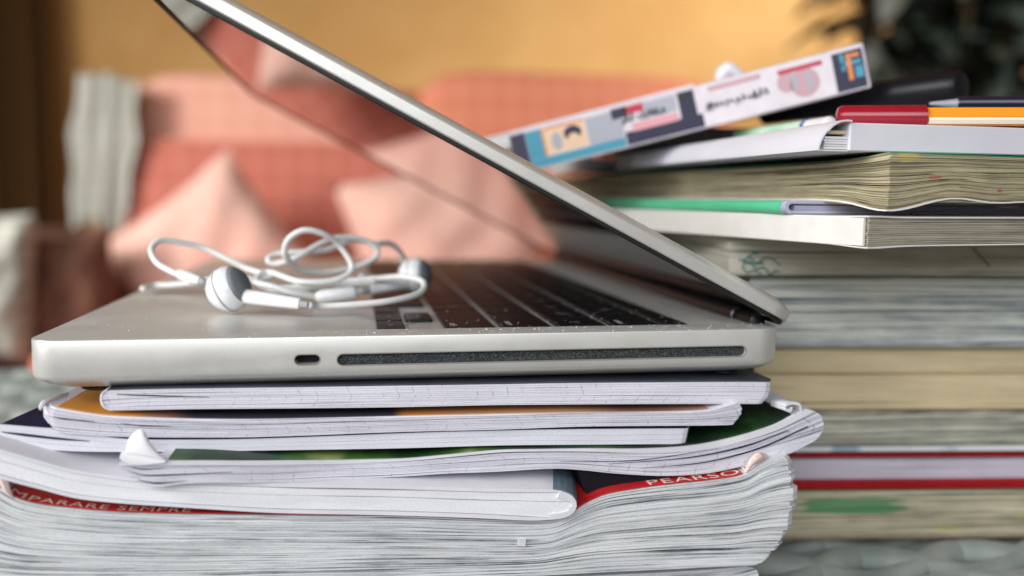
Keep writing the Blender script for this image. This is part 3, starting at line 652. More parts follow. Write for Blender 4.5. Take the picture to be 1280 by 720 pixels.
# G paperback turned so that its corner points at the viewer
def cthing(name, label, cat, px, D, z0, rz): p = atd(px, 246, D); return thing(name, label, cat, (p[0], p[1], z0), GR, rz)
g = cthing('paperback_book', 'small off-white paperback turned with its corner to the front, under the lilac notebook', 'book', 1088, 252, 27.8, 11)
def dzg(x, y, s): return -(1-s)*.5*math.exp(-((x+y)/9)**2)+s*.3*math.exp(-((x+y)/7)**2)
M_pf = page_mat('paperback_fore_edge', (178, 172, 154), (88, 84, 68), dens=(.36, .5), lines=1900)
stuff(pobj('pages', leaves(0, 150, 0, 285, .5, 8.1, 14, 14, jit=.22, gap=.2, amp=.25, dz=dzg), M_pf, g, local=True))
def gridsheet(x0, x1, y0, y1, z, th, dz, s, nx=30, ny=30):
    V = []; F = []
    for k in (0, 1):
        for i in range(nx+1):
            for j in range(ny+1):
                x = x0+(x1-x0)*(i/nx)**1.6; y = y0+(y1-y0)*(j/ny)**1.6; V.append((x, y, z+k*th+(dz(x, y, s) if dz else 0)))
    n = (nx+1)*(ny+1); q = lambda i, j: i*(ny+1)+j
    for i in range(nx):
        for j in range(ny):
            F.append((q(i, j), q(i, j+1), q(i+1, j+1), q(i+1, j))); F.append((n+q(i, j), n+q(i+1, j), n+q(i+1, j+1), n+q(i, j+1)))
    for i in range(nx): F += [(q(i, 0), q(i+1, 0), n+q(i+1, 0), n+q(i, 0)), (q(i, ny), n+q(i, ny), n+q(i+1, ny), q(i+1, ny))]
    for j in range(ny): F += [(q(0, j), n+q(0, j), n+q(0, j+1), q(0, j+1)), (q(nx, j), q(nx, j+1), n+q(nx, j+1), n+q(nx, j))]
    return V, F
M_wc = mat('worn_white_cover', (234, 232, 228), .55, col2=(228, 226, 221), nscale=160, bump=.2, bscale=600)
obj('back_cover', *gridsheet(-1.0, 150, -1.0, 285, 0, .4, dzg, 0), M_wc, g, local=True)
obj('front_cover', *gridsheet(-.9, 150, -.9, 285, 8.2, .4, dzg, 1), M_wc, g, local=True)
obj('spine', *box(-1.3, -.5, .8, 285, .2, 8.3), M_wc, g, local=True)

# H thin notebook, lilac fold on its near side, mint green outside
hh = cthing('thin_notebook', 'thin notebook with mint green cover and lilac near edge between paperback and worn magazine', 'notebook', 984, 281, 36.6, 6)
M_li = mat('lilac_paper', (186, 186, 208), .7, col2=(160, 164, 190), nscale=120, stretch=(.3, .3, 3))
M_mi = mat('mint_cover', (96, 206, 158), .45, col2=(84, 192, 146), nscale=40)
stuff(pobj('pages', leaves(3.2, 180, .15, 260, 1.15, 2.75, 3, 15, jit=.15, gap=.2), M_li, hh, local=True))
obj('front_cover', *box(1.2, 180, 0, 260, 3.15, 4.3, .3), M_li, hh, local=True)
obj('back_cover', *box(1.2, 180, 0, 260, 0, 1.1, .3), M_li, hh, local=True)
rs = []
for i in range(11):
    a = math.radians(90+180*i/10); c, s = math.cos(a), math.sin(a)
    rs.append([(1.6+c*2.1, 0, 2.15+s*2.13), (1.6+c*.9, 0, 2.15+s*1.0), (1.6+c*.9, 260, 2.15+s*1.0), (1.6+c*2.1, 260, 2.15+s*2.13)])
obj('spine_fold', *rings(rs), M_li, hh, local=True, smooth=True, auto=50)
rs = []
for i in range(11):
    a = math.radians(80+200*i/10); c, s = math.cos(a), math.sin(a)
    rs.append([(1.6+c*2.5, 3, 2.15+s*2.3), (1.6+c*2.2, 3, 2.15+s*2.15), (1.6+c*2.2, 258, 2.15+s*2.15), (1.6+c*2.5, 258, 2.15+s*2.3)])
obj('spine_strip', *rings(rs), M_mi, hh, local=True, smooth=True, auto=50)

# I worn thick magazine
mg = cthing('worn_magazine', 'thick worn magazine with wavy yellowed page edges, corner to the front, under the white folder', 'magazine', 1110, 258, 40.9, 8)
def dzi(x, y, s):
    c = math.exp(-((x+.9*y)/13)**2); return -(1-s)*3.0*c+(1-s)*.9*math.exp(-((x-24)/9)**2)*math.exp(-y/40)+s*.35*c-(1-s)*.5*math.exp(-((x-40)/8)**2)-s*2.2*(1-math.exp(-y/22))*(math.exp(-x/10))
P_mag = page_mat('wavy_yellowed_edges', (192, 182, 150), (70, 64, 46), dens=(.36, .54), lines=1500, spots=[(42, 3.3, 1.2, .5, (190, 60, 70)), (17, 6.6, 2.5, .35, (186, 90, 90)), (7, 12.2, 4, 1.2, (214, 190, 110))])
stuff(pobj('pages', leaves(0, 190, 0, 290, .7, 14.0, 24, 16, jit=.4, gap=.22, amp=.55, dz=dzi, big=.3, nx=70, ny=40), P_mag, mg, local=True))
obj('back_cover', *gridsheet(-.6, 190, -.6, 290, .15, .45, dzi, 0), M_wc, mg, local=True)
obj('front_cover', *gridsheet(1.2, 190, 1.2, 290, 14.1, .3, dzi, 1), mat('green_magazine_cover', (60, 150, 104), .4, col2=(52, 134, 94), nscale=40), mg, local=True)

# J white folder with a curled open end
jf = cthing('white_folder', 'white card folder with an open curled end, on top of the worn magazine', 'folder', 1058, 262, 55.6, 2)
M_wh = mat('glossy_white_card', (226, 226, 234), .4, col2=(216, 216, 226), nscale=30)
obj('folder_side', *box(0, 190, 0, 215, .1, 8.5, .35), M_wh, jf, local=True)
prof = [(0.2, 8.6), (-1.2, 8.75), (-3.5, 8.4), (-6.0, 7.0), (-8.2, 4.4), (-9.4, 1.8), (-9.7, .1)]
pr = catmull([(a_, 0, b_) for a_, b_ in prof], 5); rs = []
for i, p in enumerate(pr):
    q = pr[min(i+1, len(pr)-1)]-pr[max(i-1, 0)]; nn = np.array([q[2], 0, -q[0]]); nn /= np.linalg.norm(nn)
    e = .5; k = -.8 if i < 18 else -.2
    rs.append([(p[0], k, p[2]), (p[0]+nn[0]*e, k, p[2]+nn[2]*e), (p[0]+nn[0]*e-4, 150, max(.1, (p[2]+nn[2]*e)*.82)), (p[0]-4, 150, max(.05, p[2]*.82))])
obj('curled_flap', *rings(rs), M_wh, jf, local=True, smooth=True, auto=50)
obj('folder_floor', *box(-9.4, -.1, .3, 150, .02, .45), M_wh, jf, local=True)
obj('inner_sheet', *box(-6.0, -.1, 2, 140, 5.2, 6.2), mat('beige_sheet', (200, 186, 150), .7), jf, local=True)
stuff(pobj('sheets', leaves(-7.6, -.1, 1.0, 140, .6, 4.4, 5, 17, jit=.2, nx=5, ny=6), P_white, jf, local=True))

# tilted comic book
kL, kR = atd(648, 219, 372), atd(1089, 109, 342)
ax = kR-kL; Lk = np.linalg.norm(ax); ex = ax/Lk
ey = (kL+kR)/2-CP; ey = ey-ex*(ey@ex); ey /= np.linalg.norm(ey); ez = np.cross(ex, ey)
def kp(x, y, z): return kL+ex*x+ey*y+ez*z*1.09
HK = 16.2; DK = 120
wk = thing('white_booklet', 'small white booklet on the worn magazine just behind the white folder', 'booklet', tuple(np.array([mg.location.x, mg.location.y, mg.location.z])/S+np.array([0, 0, 15.])), GR, 8)
stuff(pobj('pages', leaves(1, 110, 233, 288, 1.0, 6.6, 6, 44, jit=.3, nx=20, ny=12), P_white, wk, local=True))
obj('cover', *box(0, 110, 232, 289, .1, .9, .2), M_wc, wk, local=True); obj('cover', *box(0, 110, 232, 289, 6.7, 7.4, .2), M_wc, wk, local=True)
kb = thing('comic_book', 'tilted comic book with a colourful picture spine, propped up by the marker', 'book', tuple(kp(Lk*.5, 60, 0)), GR)
def kbox(x0, x1, y0, y1, z0, z1, bev=0): v, f = box(x0, x1, y0, y1, z0, z1, bev); return [kp(*p) for p in v], f
M_ks = mat('white_glossy_cover', (226, 220, 226), .35, col2=(214, 206, 214), nscale=120)
obj('spine', *kbox(0, Lk, 0, 1.2, 0, HK, .55), M_ks, kb)
obj('front_cover', *kbox(0, Lk, 1.25, DK, HK-.8, HK, .3), M_ks, kb)
obj('back_cover', *kbox(0, Lk, 1.25, DK, 0, .8, .3), M_ks, kb)
v, f, pc_ = leaves(2, Lk-2.5, 1.3, DK-3, 1, HK-1, 16, 18, jit=.2)
stuff(obj('pages', [kp(*p) for p in v], f, P_white, kb, pc=pc_))
pc = {c: mat(n_, rgb, .4) for c, n_, rgb in (('n', 'print_navy', (44, 44, 70)), ('t', 'print_teal', (72, 150, 176)), ('y', 'print_sand', (232, 198, 168)), ('o', 'print_orange', (222, 138, 76)), ('r', 'print_red', (190, 52, 78)), ('p', 'print_pink', (222, 160, 170)), ('g', 'print_grey', (170, 172, 184)), ('k', 'print_black', (40, 40, 48)), ('m', 'print_mauve', (196, 160, 168)))}
fx = Lk/152.
def panel(c, pts, lay=1):
    yv = -.05*lay-.03; obj('printed_panel', [kp(a_*fx, yv, b_) for a_, b_ in pts], [tuple(range(len(pts)))], pc[c], kb)
def q(c, x0, x1, z0, z1, lay=1, sk=0): panel(c, [(x0, z0), (x1, z0), (x1+sk, z1), (x0+sk, z1)], lay)
def disc(c, x, z, rx, rz_, lay=2): panel(c, [(x+rx*math.cos(a_*math.pi/8), z+rz_*math.sin(a_*math.pi/8)) for a_ in range(16)], lay)
q('n', 0, 7, .8, 15.4); q('t', 7.2, 50, .8, 4.2); q('t', 7.2, 14.5, 4.3, 15.2); q('y', 15, 34, 4.6, 14.6); q('o', 14.3, 15.2, 4.3, 15, 2)
q('o', 15, 34, 14.2, 15, 2); q('g', 34.4, 50, 4.4, 14.8); disc('g', 20.5, 9, 2.4, 3.4); disc('n', 28, 10.8, 4, 2.8); disc('y', 28, 8.6, 2.6, 2, 3)
q('n', 50.4, 84, .8, 5.8); q('p', 54, 74, 5.4, 8.4, 2); q('n', 46, 53, 11.5, 15.4, 2); q('r', 52, 60, 12.2, 15.2, 2); q('n', 75, 82, 5.8, 15.2); disc('k', 78, 13.6, 2.6, 1.6, 3); q('g', 60, 74, 9, 15); q('m', 88, 110, 12.8, 14.6)
disc('m', 127, 7.4, 6, 5.2, 1); disc('m', 120, 9, 4, 3.6, 1); q('r', 117, 135, 12.2, 13.8, 3); disc('g', 123, 8.4, 1.2, 3.4, 3); disc('g', 129, 7.6, 1.2, 3.4, 3)
q('n', 139, 151, .8, 14.6); q('t', 142, 150, 9.4, 11, 2); q('t', 142, 143.6, 8, 14, 2); q('o', 144.4, 146.2, 4.2, 13.6, 3); q('t', 147.2, 150.4, 4.6, 8.6, 3); q('o', 146.4, 149.6, 12, 13.4, 3)
# hand-lettered strokes, illegible in the photograph
rng = random.Random(9); st_ = []
for x0, x1, z0 in ((86, 112, 6.4), (50, 68, 9.2)):
    x = x0
    while x < x1:
        hgt = rng.uniform(1.6, 3.6); p = [(x+rng.uniform(-.3, .3), z0+rng.uniform(-.8, .8)), (x+rng.uniform(0, 1), z0+hgt), (x+1.1, z0+rng.uniform(0, 1.2)), (x+rng.uniform(1, 2), z0+rng.uniform(.5, 2))]
        st_.append(tube(catmull([kp(a_*fx, -.22, b_) for a_, b_ in p], 4), .26, 5)); x += rng.uniform(1.8, 2.6)
obj('cover_lettering', *merge(st_), pc['k'], kb)
for xx in (Lk*.66,):      # paper tabs sticking out of the top
    v, f = tube(catmull([kp(xx-6, 30, HK-2), kp(xx-3, 30, HK+3), kp(xx+1, 30, HK+4.2), kp(xx+6, 30, HK-1)], 5), [1, 3, 3, 1], 8); obj('page_tab', v, f, M_wh, kb, smooth=True)
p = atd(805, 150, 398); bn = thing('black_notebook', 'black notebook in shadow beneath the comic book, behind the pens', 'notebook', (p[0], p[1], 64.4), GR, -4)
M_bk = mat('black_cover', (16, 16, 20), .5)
stuff(pobj('pages', leaves(1, 168, 1, 95, 1.2, 8.4, 8, 33, jit=.15), page_mat('shaded_page_edges', (150, 148, 142), (70, 70, 68)), bn, local=True))  # page greys darkened to hold the shade under the comic book
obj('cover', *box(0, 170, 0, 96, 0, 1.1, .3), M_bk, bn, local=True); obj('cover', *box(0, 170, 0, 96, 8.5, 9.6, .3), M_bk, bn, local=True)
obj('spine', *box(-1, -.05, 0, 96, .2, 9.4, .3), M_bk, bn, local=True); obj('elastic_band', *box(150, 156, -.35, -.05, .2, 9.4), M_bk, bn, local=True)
# second white booklet beneath the comic at its left
wb_ = thing('white_booklet', 'blurred white booklet lying behind the comic book, its left end showing past the laptop lid', 'booklet', tuple(kp(-6, 60, 4)), GR)
v, f, pc_ = leaves(-16, Lk*.55, 18, 110, 11, 16.6, 5, 21, jit=.4, nx=20, ny=12); stuff(obj('pages', [kp(*p) for p in v], f, P_white, wb_, pc=pc_))
obj('cover', *kbox(-16.5, Lk*.55, 17.5, 110, 16.8, 17.8, .3), M_wh, wb_)
for o in (wb_,):
    pass

# pens
def pen_thing(name, label, a, cat='pen'): return thing(name, label, cat, tuple(a), 'pens lying on the white folder')
ZT = 64.5
def on(px, D, r): p = atd(px, 150, D); return np.array([p[0], p[1], ZT+r])
a, b = on(1045, 286, 3.7), on(1420, 276, 3.7); ap = (b-a); La = np.linalg.norm(ap)
pn = pen_thing('felt_pen', 'orange pen with a dark red cap on the white folder', (a+b)/2-np.array([0, 0, 3.7]))
capL = 27.5
obj('cap', *lathe([(0, 1.6), (.5, 3.0), (2, 3.7), (capL, 3.85), (capL+.05, 3.0)], a, ap, 24), mat('dark_red_plastic', (146, 10, 36), .25, coat=.3), pn, smooth=True, auto=40)
obj('barrel', *lathe([(capL+.1, 3.3), (La, 3.3)], a, ap, 6), mat('orange_plastic', (236, 150, 34), .35), pn)
obj('barrel_stripe', *lathe([(capL+.3, 1.4), (La, 1.4)], a+np.array([-.4, -2.1, -1.2]), ap, 6), mat('white_stripe', (236, 224, 206), .4), pn)
a, b = on(925, 372, 3), on(1014, 318, 3)
pn = pen_thing('highlighter', 'white marker with green tip end and a blue ring beside the red cap', (a+b)/2-np.array([0, 0, 3.0]), 'marker'); ap = b-a; La = np.linalg.norm(ap)
obj('barrel', *lathe([(0, 3.0), (La-3, 3.0)], a, ap, 20), mat('green_white_plastic', (216, 232, 220), .35, col2=(120, 200, 130), nscale=60), pn, smooth=True, auto=40)
obj('ring', *lathe([(La-2.9, 3.1), (La-.9, 3.1)], a, ap, 20), mat('blue_plastic', (24, 74, 160), .3), pn, smooth=True, auto=40)
obj('end_cap', *lathe([(La-.8, 2.9), (La+12, 2.9), (La+12.5, 2.2)], a, ap, 20), M['bud'], pn, smooth=True, auto=40)
a = atd(1192, 109, 330); b = atd(1050, 128, 372); ap = b-a; La = np.linalg.norm(ap)
pn = pen_thing('black_marker', 'thick black marker lying under the raised end of the comic book', (a+b)/2-np.array([0, 0, 6]), 'marker')
Mk = mat('black_navy_plastic', (12, 13, 22), .4, spec=.3)
obj('cap', *lathe([(-3.5, 3.8), (-3, 5.2), (-1.5, 6.2), (32, 6.5), (32.2, 5)], a, ap, 28), Mk, pn, smooth=True, auto=40)
obj('barrel', *lathe([(32.4, 5.8), (La+40, 5.8)], a, ap, 28), Mk, pn, smooth=True, auto=40)
obj('cap_hole', *lathe([(-3.6, 1.9), (-3.4, 1.9)], a, ap, 16), M['hole'], pn)
a, b = on(1195, 305, 3.6), on(1460, 292, 3.6); a[2] = atd(1195, 129.5, 305)[2]; b[2] = a[2]-.4; ap = b-a; La = np.linalg.norm(ap)
pn = pen_thing('navy_pen', 'dark navy pen with a clear pointed tip behind the orange pen', (a+b)/2-np.array([0, 0, 3.6]))
obj('barrel', *lathe([(0, 2.0), (.6, 2.4), (La, 2.4)], a, ap, 20), mat('navy_plastic', (12, 17, 44), .25, coat=.3), pn, smooth=True, auto=40)
obj('tip', *lathe([(-9, .4), (-7.5, .7), (-1, 1.5), (-.05, 1.7)], a, ap, 16), mat('clear_plastic', (150, 156, 166), .25, coat=.4), pn, smooth=True, auto=40)

# ---------------------------------------------------------------- earphones on the palm rest
ep = thing('earphones', 'white wired earphones with a tangled cable lying on the silver palm rest', 'earphones', (90, 70, 0))
def P(px, py, D, zmin=1.15):
    p = atd(px, py, D)
    if p[2] < zmin: p = atz(px, py, zmin)
    return p
def bud(c, axis, stem_to, k=1.):
    c = np.array(c, float); a_ = np.array(axis, float); a_ /= np.linalg.norm(a_)
    prof = [(-7.6, .6), (-7.2, 2.6), (-6, 4.8), (-3.6, 6.9), (-1, 7.9), (1.6, 7.8), (3.6, 6.9), (5.0, 5.6), (6.2, 4.2), (6.8, 2.5), (7.0, .4)]
    prof = [(p_*k, q_*k) for p_, q_ in prof]
    b_ = obj('earbud', *lathe(prof, c, a_, 32), M['bud'], ep, smooth=True)
    obj('speaker_grille', *lathe([(3.9*k, 6.85*k), (5.15*k, 5.65*k), (6.3*k, 4.2*k), (6.9*k, 2.5*k), (7.1*k, .3)], c, a_, 28), M['mesh'], b_, smooth=True)
    obj('seam', *lathe([(-1.3*k, 7.93*k), (-.95*k, 8.0*k), (-.6*k, 7.97*k)], c, a_, 32), M['greyring'], b_)
    c = c+np.array([2.2, -1, -5.0 if c[1] < 50 else -2]); s = np.array(stem_to, float); d = (s-c); L = np.linalg.norm(d); d /= L
    obj('stem', *tube([c+d*.5, c+d*3, c+d*(L*.6), s-d*1, s], [2.4, 2.7, 2.3, 2.05, 1.7], 16), M['bud'], ep, smooth=True, auto=60)
    obj('strain_relief', *tube([s+d*.1, s+d*3], [1.55, 1.2], 12), M['greyring'], ep, smooth=True, auto=60)
    return s+d*3
c1 = atd(286, 361, 300); c1[2] = max(c1[2], 7.9)
e1 = bud(c1, (.86, -.3, .42), P(376, 380, 292, 2.0))
c2 = atd(519, 344, 352)
e2 = bud(c2, (.9, -.4, .1), P(462, 362, 340, 2.2), .92)
R_ = 1.18
def cable(pts, r=R_): obj('cable', *tube(catmull(pts, 9), r, 10), M['cable'], ep, smooth=True)
cable([e1, P(400, 383, 297), P(440, 381, 300), P(490, 376, 305), P(525, 366, 315), P(528, 352, 325), P(500, 346, 335), P(455, 350, 340), P(420, 352, 340), P(395, 360, 330), P(370, 366, 322), P(340, 362, 320), P(322, 352, 325), P(340, 345, 330)])
cable([e2, P(440, 368, 335), P(410, 372, 325), P(370, 367, 318), P(340, 358, 318), P(320, 352, 322), P(335, 340, 330), P(375, 352, 322), P(420, 350, 325), P(440, 335, 330), P(425, 308, 330), P(405, 293, 325), P(380, 288, 322), P(360, 300, 322), P(357, 320, 325), P(375, 336, 335), P(410, 340, 345), P(455, 330, 350), P(472, 315, 352), P(455, 300, 350), P(425, 297, 345), P(400, 305, 340), P(370, 322, 335), P(345, 330, 335), P(335, 325, 335), P(345, 318, 338), P(375, 315, 340), P(410, 312, 345), P(440, 300, 350), P(470, 305, 352)])
cable([P(340, 345, 330), P(310, 336, 335), P(285, 324, 335), P(255, 310, 335), P(225, 303, 330), P(200, 301, 325), P(189, 312, 320), P(196, 328, 315), P(212, 338, 312), P(228, 345, 310)])
obj('splitter', *tube([P(222, 341, 311), P(226, 343, 311), P(240, 348, 310), P(250, 351, 309)], [1.5, 2.0, 2.0, 1.5], 14), M['bud'], ep, smooth=True, auto=60)
obj('strain_relief', *tube([P(250, 351, 309), P(258, 353, 308)], [1.5, 1.1], 12), M['greyring'], ep, smooth=True)
cable([P(257, 353, 308), P(285, 350, 318), P(320, 352, 322), P(345, 360, 320), P(390, 358, 325), P(430, 356, 330), P(470, 352, 335)])
cable([P(330, 352, 335), P(290, 346, 345), P(250, 352, 350), P(215, 356, 360), P(192, 357, 362), P(178, 361, 352)])
cable([P(470, 305, 352), P(488, 305, 360), P(502, 318, 366), P(506, 334, 370), P(500, 348, 368), P(480, 348, 360), P(450, 345, 350)])
obj('remote', *tube([P(395, 372, 322), P(400, 371, 322), P(440, 366, 328), P(446, 365, 328)], [1.6, 2.4, 2.4, 1.6], 14), M['bud'], ep, smooth=True)

# ---------------------------------------------------------------- sofa and cushions
def plaid(name, c1_, c2_, per):
    m = mat(name, c1_, .95, bump=.3, bscale=400, bdist=.001); nt = m.node_tree; N = nt.nodes; tc = N.new('ShaderNodeTexCoord'); sp = N.new('ShaderNodeSeparateXYZ'); nt.links.new(tc.outputs['Object'], sp.inputs[0])
    f = lambda o_, p_, w_: math_node(nt, 'LESS_THAN', math_node(nt, 'FRACT', math_node(nt, 'DIVIDE', o_, p_)), w_)
    s_ = math_node(nt, 'MULTIPLY', math_node(nt, 'ADD', f(sp.outputs[0], per, .25), f(sp.outputs[2], per, .25)), .5)
    mx = N.new('ShaderNodeMix'); mx.data_type = 'RGBA'; nt.links.new(s_, mx.inputs[0]); mx.inputs[6].default_value = lin(c1_); mx.inputs[7].default_value = lin(c2_)
    nt.links.new(mx.outputs[2], N['Principled BSDF'].inputs['Base Color']); return m
M['coral'] = plaid('coral_woven_fabric', (216, 132, 102), (226, 150, 122), .05)
M['salmon'] = plaid('salmon_woven_fabric', (214, 156, 136), (222, 170, 150), .05)
M['pink'] = mat('dull_pink_fabric', (224, 182, 168), .95, col2=(214, 168, 152), nscale=50, bump=.4, bscale=500, bdist=.001, sheen=.2)
M['rose'] = plaid('dusty_rose_fabric', (184, 106, 90), (198, 124, 106), .045)
M['brown'] = mat('brown_fabric', (118, 82, 66), .95, col2=(100, 66, 52), nscale=50)
M['plaid'] = plaid('grey_plaid_fabric', (176, 176, 166), (140, 142, 134), .03)
def rbox(x0, x1, y0, y1, z0, z1, r, puff=0, n=10, tilt=0):
    """soft block: superellipsoid-like cushion"""
    V = []; rs = []; cx, cy, cz = (x0+x1)/2, (y0+y1)/2, (z0+z1)/2; hx, hy, hz = (x1-x0)/2, (y1-y0)/2, (z1-z0)/2
    sgn = lambda v, p_: math.copysign(abs(v)**p_, v)
    for i in range(1, 2*n):
        la = -math.pi/2+math.pi*i/(2*n); ring = []
        for j in range(4*n):
            lo = 2*math.pi*j/(4*n); e = r
            ring.append((cx+hx*sgn(math.cos(la), e)*sgn(math.cos(lo), e), cy+hy*sgn(math.cos(la), e)*sgn(math.sin(lo), e), cz+hz*sgn(math.sin(la), e)))
        rs.append(ring)
    return rings(rs)
def cushion(c, w_, h_, d_, rot, n=20, pinch=.1):
    """square cushion standing up: thickness along y, rotated about y by rot degrees"""
    V = []; F = []; idx = {}
    a_ = math.radians(rot)
    for k in (0, 1):
        for i in range(n+1):
            for j in range(n+1):
                u = 2*i/n-1; v_ = 2*j/n-1; b_ = (max(0, 1-u**4)*max(0, 1-v_**4))**.5; b_ *= 1+.1*math.sin(5*u+3*v_+c[0])+.07*math.sin(9*v_-6*u)
                x = w_/2*u*(1-pinch*(1-v_*v_)**1*abs(u)**2*.8); z = h_/2*v_*(1-pinch*(1-u*u)*abs(v_)**2*.8); y = (1 if k else -1)*d_/2*b_
                V.append((c[0]+x*math.cos(a_)-z*math.sin(a_), c[1]+y, c[2]+x*math.sin(a_)+z*math.cos(a_)))
    q_ = lambda k, i, j: k*(n+1)**2+i*(n+1)+j
    for i in range(n):
        for j in range(n):
            F.append((q_(0, i, j), q_(0, i+1, j), q_(0, i+1, j+1), q_(0, i, j+1))); F.append((q_(1, i, j), q_(1, i, j+1), q_(1, i+1, j+1), q_(1, i+1, j)))
    return V, F
SY = 1500
sL, sR = at(120, 300, SY)[0], at(905, 300, SY)[0]; ztop = at(500, 97, SY)[2]
sofa = thing('sofa', 'blurred coral sofa with soft back cushions along the ochre wall', 'sofa', ((sL+sR)/2, SY, FLOOR))
obj('back_frame', *rbox(sL, sR, SY+60, SY+220, FLOOR+60, ztop-14, .25), M['rose'], sofa, smooth=True)
xm = at(512, 120, SY)[0]
obj('back_cushion', *rbox(at(168, 200, SY)[0], xm-6, SY-60, SY+90, -170, at(300, 96, SY)[2], .3), M['salmon'], sofa, smooth=True)
obj('back_cushion', *rbox(xm+6, sR-4, SY-60, SY+90, -170, at(700, 94, SY)[2], .3), M['coral'], sofa, smooth=True)
obj('seat_cushion', *rbox(sL+40, xm-3, SY-560, SY-20, -300, -160, .3), M['coral'], sofa, smooth=True)
obj('seat_cushion', *rbox(xm+3, sR-40, SY-560, SY-20, -300, -160, .3), M['coral'], sofa, smooth=True)
obj('seat_base', *rbox(sL, sR, SY-560, SY+200, FLOOR+50, -290, .2), M['rose'], sofa, smooth=True)
obj('armrest', *rbox(sL-130, sL-2, SY-540, SY+160, FLOOR+50, -20, .3), M['brown'], sofa, smooth=True)
obj('armrest', *rbox(sR+2, sR+130, SY-540, SY+160, FLOOR+50, -20, .3), M['rose'], sofa, smooth=True)
for x in (sL+20, sR-60):
    for y in (SY-520, SY+120): obj('foot', *box(x, x+40, y, y+40, FLOOR, FLOOR+60, 3), M['wood'], sofa)
# rose blanket across the lower back
c = at(345, 235, SY-90); o = obj('rose_blanket', *rbox(at(160, 200, SY-80)[0], at(500, 200, SY-80)[0], SY-100, SY-62, -160, at(300, 175, SY-80)[2], .25), M['rose'])
tag(o, 'dusty rose blanket across the lower sofa back behind the pale pink cushion', 'blanket')
c = at(128, 188, SY-120); V = []; F = []; a_ = math.radians(7); nx_, nz_2 = 26, 30
for k in (0, 1):
    for i in range(nx_+1):
        for j in range(nz_2+1):
            u = 2*i/nx_-1; v_ = 2*j/nz_2-1; x = u*(50+5*math.sin(3*v_+1)+3*math.sin(8*v_)) ; z = v_*130+5*math.sin(4*u+2)-(6*abs(u) if v_ < 0 else 0); y = -(8+2*k*0)*math.sin(7*u+.8*v_)-5*math.sin(13*u+2*v_)+k*7+14*max(0, v_-.6)
            V.append((c[0]+x*math.cos(a_)+z*math.sin(a_), c[1]+y, c[2]-x*math.sin(a_)+z*math.cos(a_)))
n_ = (nx_+1)*(nz_2+1); q_ = lambda i, j: i*(nz_2+1)+j
for i in range(nx_):
    for j in range(nz_2): F.append((q_(i, j), q_(i+1, j), q_(i+1, j+1), q_(i, j+1))); F.append((n_+q_(i, j), n_+q_(i, j+1), n_+q_(i+1, j+1), n_+q_(i+1, j)))
for i in range(nx_): F += [(q_(i, 0), n_+q_(i, 0), n_+q_(i+1, 0), q_(i+1, 0)), (q_(i, nz_2), q_(i+1, nz_2), n_+q_(i+1, nz_2), n_+q_(i, nz_2))]
for j in range(nz_2): F += [(q_(0, j), q_(0, j+1), n_+q_(0, j+1), n_+q_(0, j)), (q_(nx_, j), n_+q_(nx_, j), n_+q_(nx_, j+1), q_(nx_, j+1))]
o = obj('plaid_throw', V, F, M['plaid'], smooth=True); tag(o, 'grey plaid throw hanging over the left end of the sofa back', 'throw blanket')
GC = 'cushions on the sofa'
c = at(268, 330, SY-260); o = obj('cushion', *cushion(c, 270, 270, 110, 38), M['pink'], smooth=True); tag(o, 'pale pink cushion standing on its corner behind the earphones', 'cushion', GC)
c = at(560, 310, SY-240); o = obj('cushion', *cushion(c, 330, 300, 120, 14), M['pink'], smooth=True); tag(o, 'large pink cushion seen under the raised laptop lid', 'cushion', GC)
c = at(80, 370, SY-380); o = obj('cushion', *cushion(c, 150, 200, 100, 4), M['brown'], smooth=True); tag(o, 'brown cushion at the left, beside the grey plaid one', 'cushion', GC)
c = at(-10, 360, SY-460); o = obj('cushion', *cushion(c, 110, 215, 90, -3), M['plaid'], smooth=True); tag(o, 'grey plaid cushion at the far left edge of the photo', 'cushion', GC)

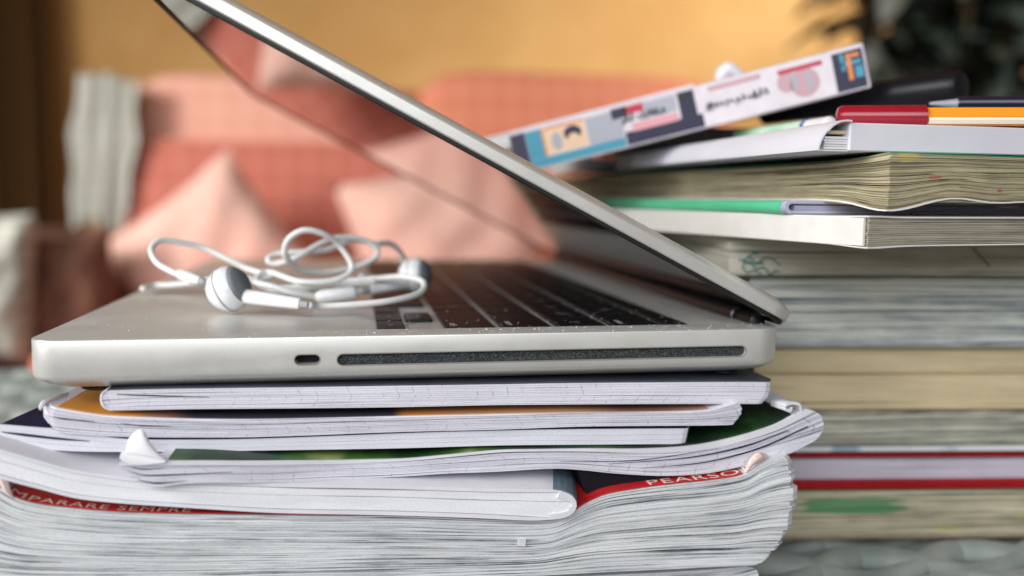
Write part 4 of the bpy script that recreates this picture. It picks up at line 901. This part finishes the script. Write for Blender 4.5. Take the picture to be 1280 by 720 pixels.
# ---------------------------------------------------------------- plant, upper right
PY = 1500
pb = at(1190, 300, PY); pt_ = thing('potted_plant', 'dark leafy houseplant behind the right stack of books', 'plant', (pb[0], PY, FLOOR))
obj('pot', *lathe([(0, 110), (8, 118), (250, 150), (262, 158), (280, 158), (280, 146), (262, 140)], (pb[0], PY, FLOOR), (0, 0, 1), 28), mat('clay_pot', (120, 70, 46), .8), pt_, smooth=True, auto=40)
obj('soil', *lathe([(262, 139), (266, 60), (267, 2)], (pb[0], PY, FLOOR), (0, 0, 1), 20), mat('potting_soil', (40, 30, 24), .95), pt_)
Ml = [mat('dark_leaf', (14, 30, 18), .6, col2=(8, 18, 10), nscale=30), mat('dull_leaf', (34, 34, 20), .6, col2=(16, 22, 12), nscale=30)]
def leaf_mesh(m_, L=120, W=46):
    V, F = [], []; n = 8
    for i in range(n+1):
        t_ = i/n; w_ = W/2*math.sin(math.pi*min(1, t_*.97+.02))**.8; z = -38*t_*t_; x = L*t_
        V += [(x, -w_, z+w_*.25), (x, 0, z), (x, w_, z+w_*.25)]
    for i in range(n): F += [(3*i, 3*i+1, 3*i+4, 3*i+3), (3*i+1, 3*i+2, 3*i+5, 3*i+4)]
    k = len(V); V += [(a_[0], a_[1], a_[2]-.8) for a_ in V]; F += [tuple(q_+k for q_ in f_)[::-1] for f_ in F]
    return V, F
lm = []
for m_ in Ml:
    v, f = leaf_mesh(m_); o = obj('leaf', v, f, m_, pt_, local=True, smooth=True); lm.append(o.data); bpy.data.objects.remove(o)
rng = random.Random(2)
org = np.array([pb[0], PY, FLOOR])
for s_ in range(26):
    top = at(rng.uniform(1020, 1340), rng.uniform(-150, 110), PY+rng.uniform(-60, 120)); b0 = np.array([pb[0]+rng.uniform(-50, 50), PY+rng.uniform(-50, 50), FLOOR+262])
    mid = b0*.45+top*.55+np.array([rng.uniform(-30, 30), 0, 40]); path = catmull([b0, mid, top], 12)
    obj('stem', *tube(path, [6, 4, 2], 7), mat('stem_bark', (70, 56, 34), .8) if s_ == 0 else bpy.data.materials['stem_bark'], pt_)
    for k in range(17):
        p = path[int(len(path)*(.5+.5*k/15))-1]
        o = bpy.data.objects.new('leaf', lm[rng.random() < .3]); COL.objects.link(o); o.parent = pt_
        o.location = Vector(p-org)*S; o.rotation_euler = (rng.uniform(-.5, .5), rng.uniform(-.5, .9), rng.uniform(0, 6.28)); k_ = rng.uniform(.85, 1.5); o.scale = (k_,)*3
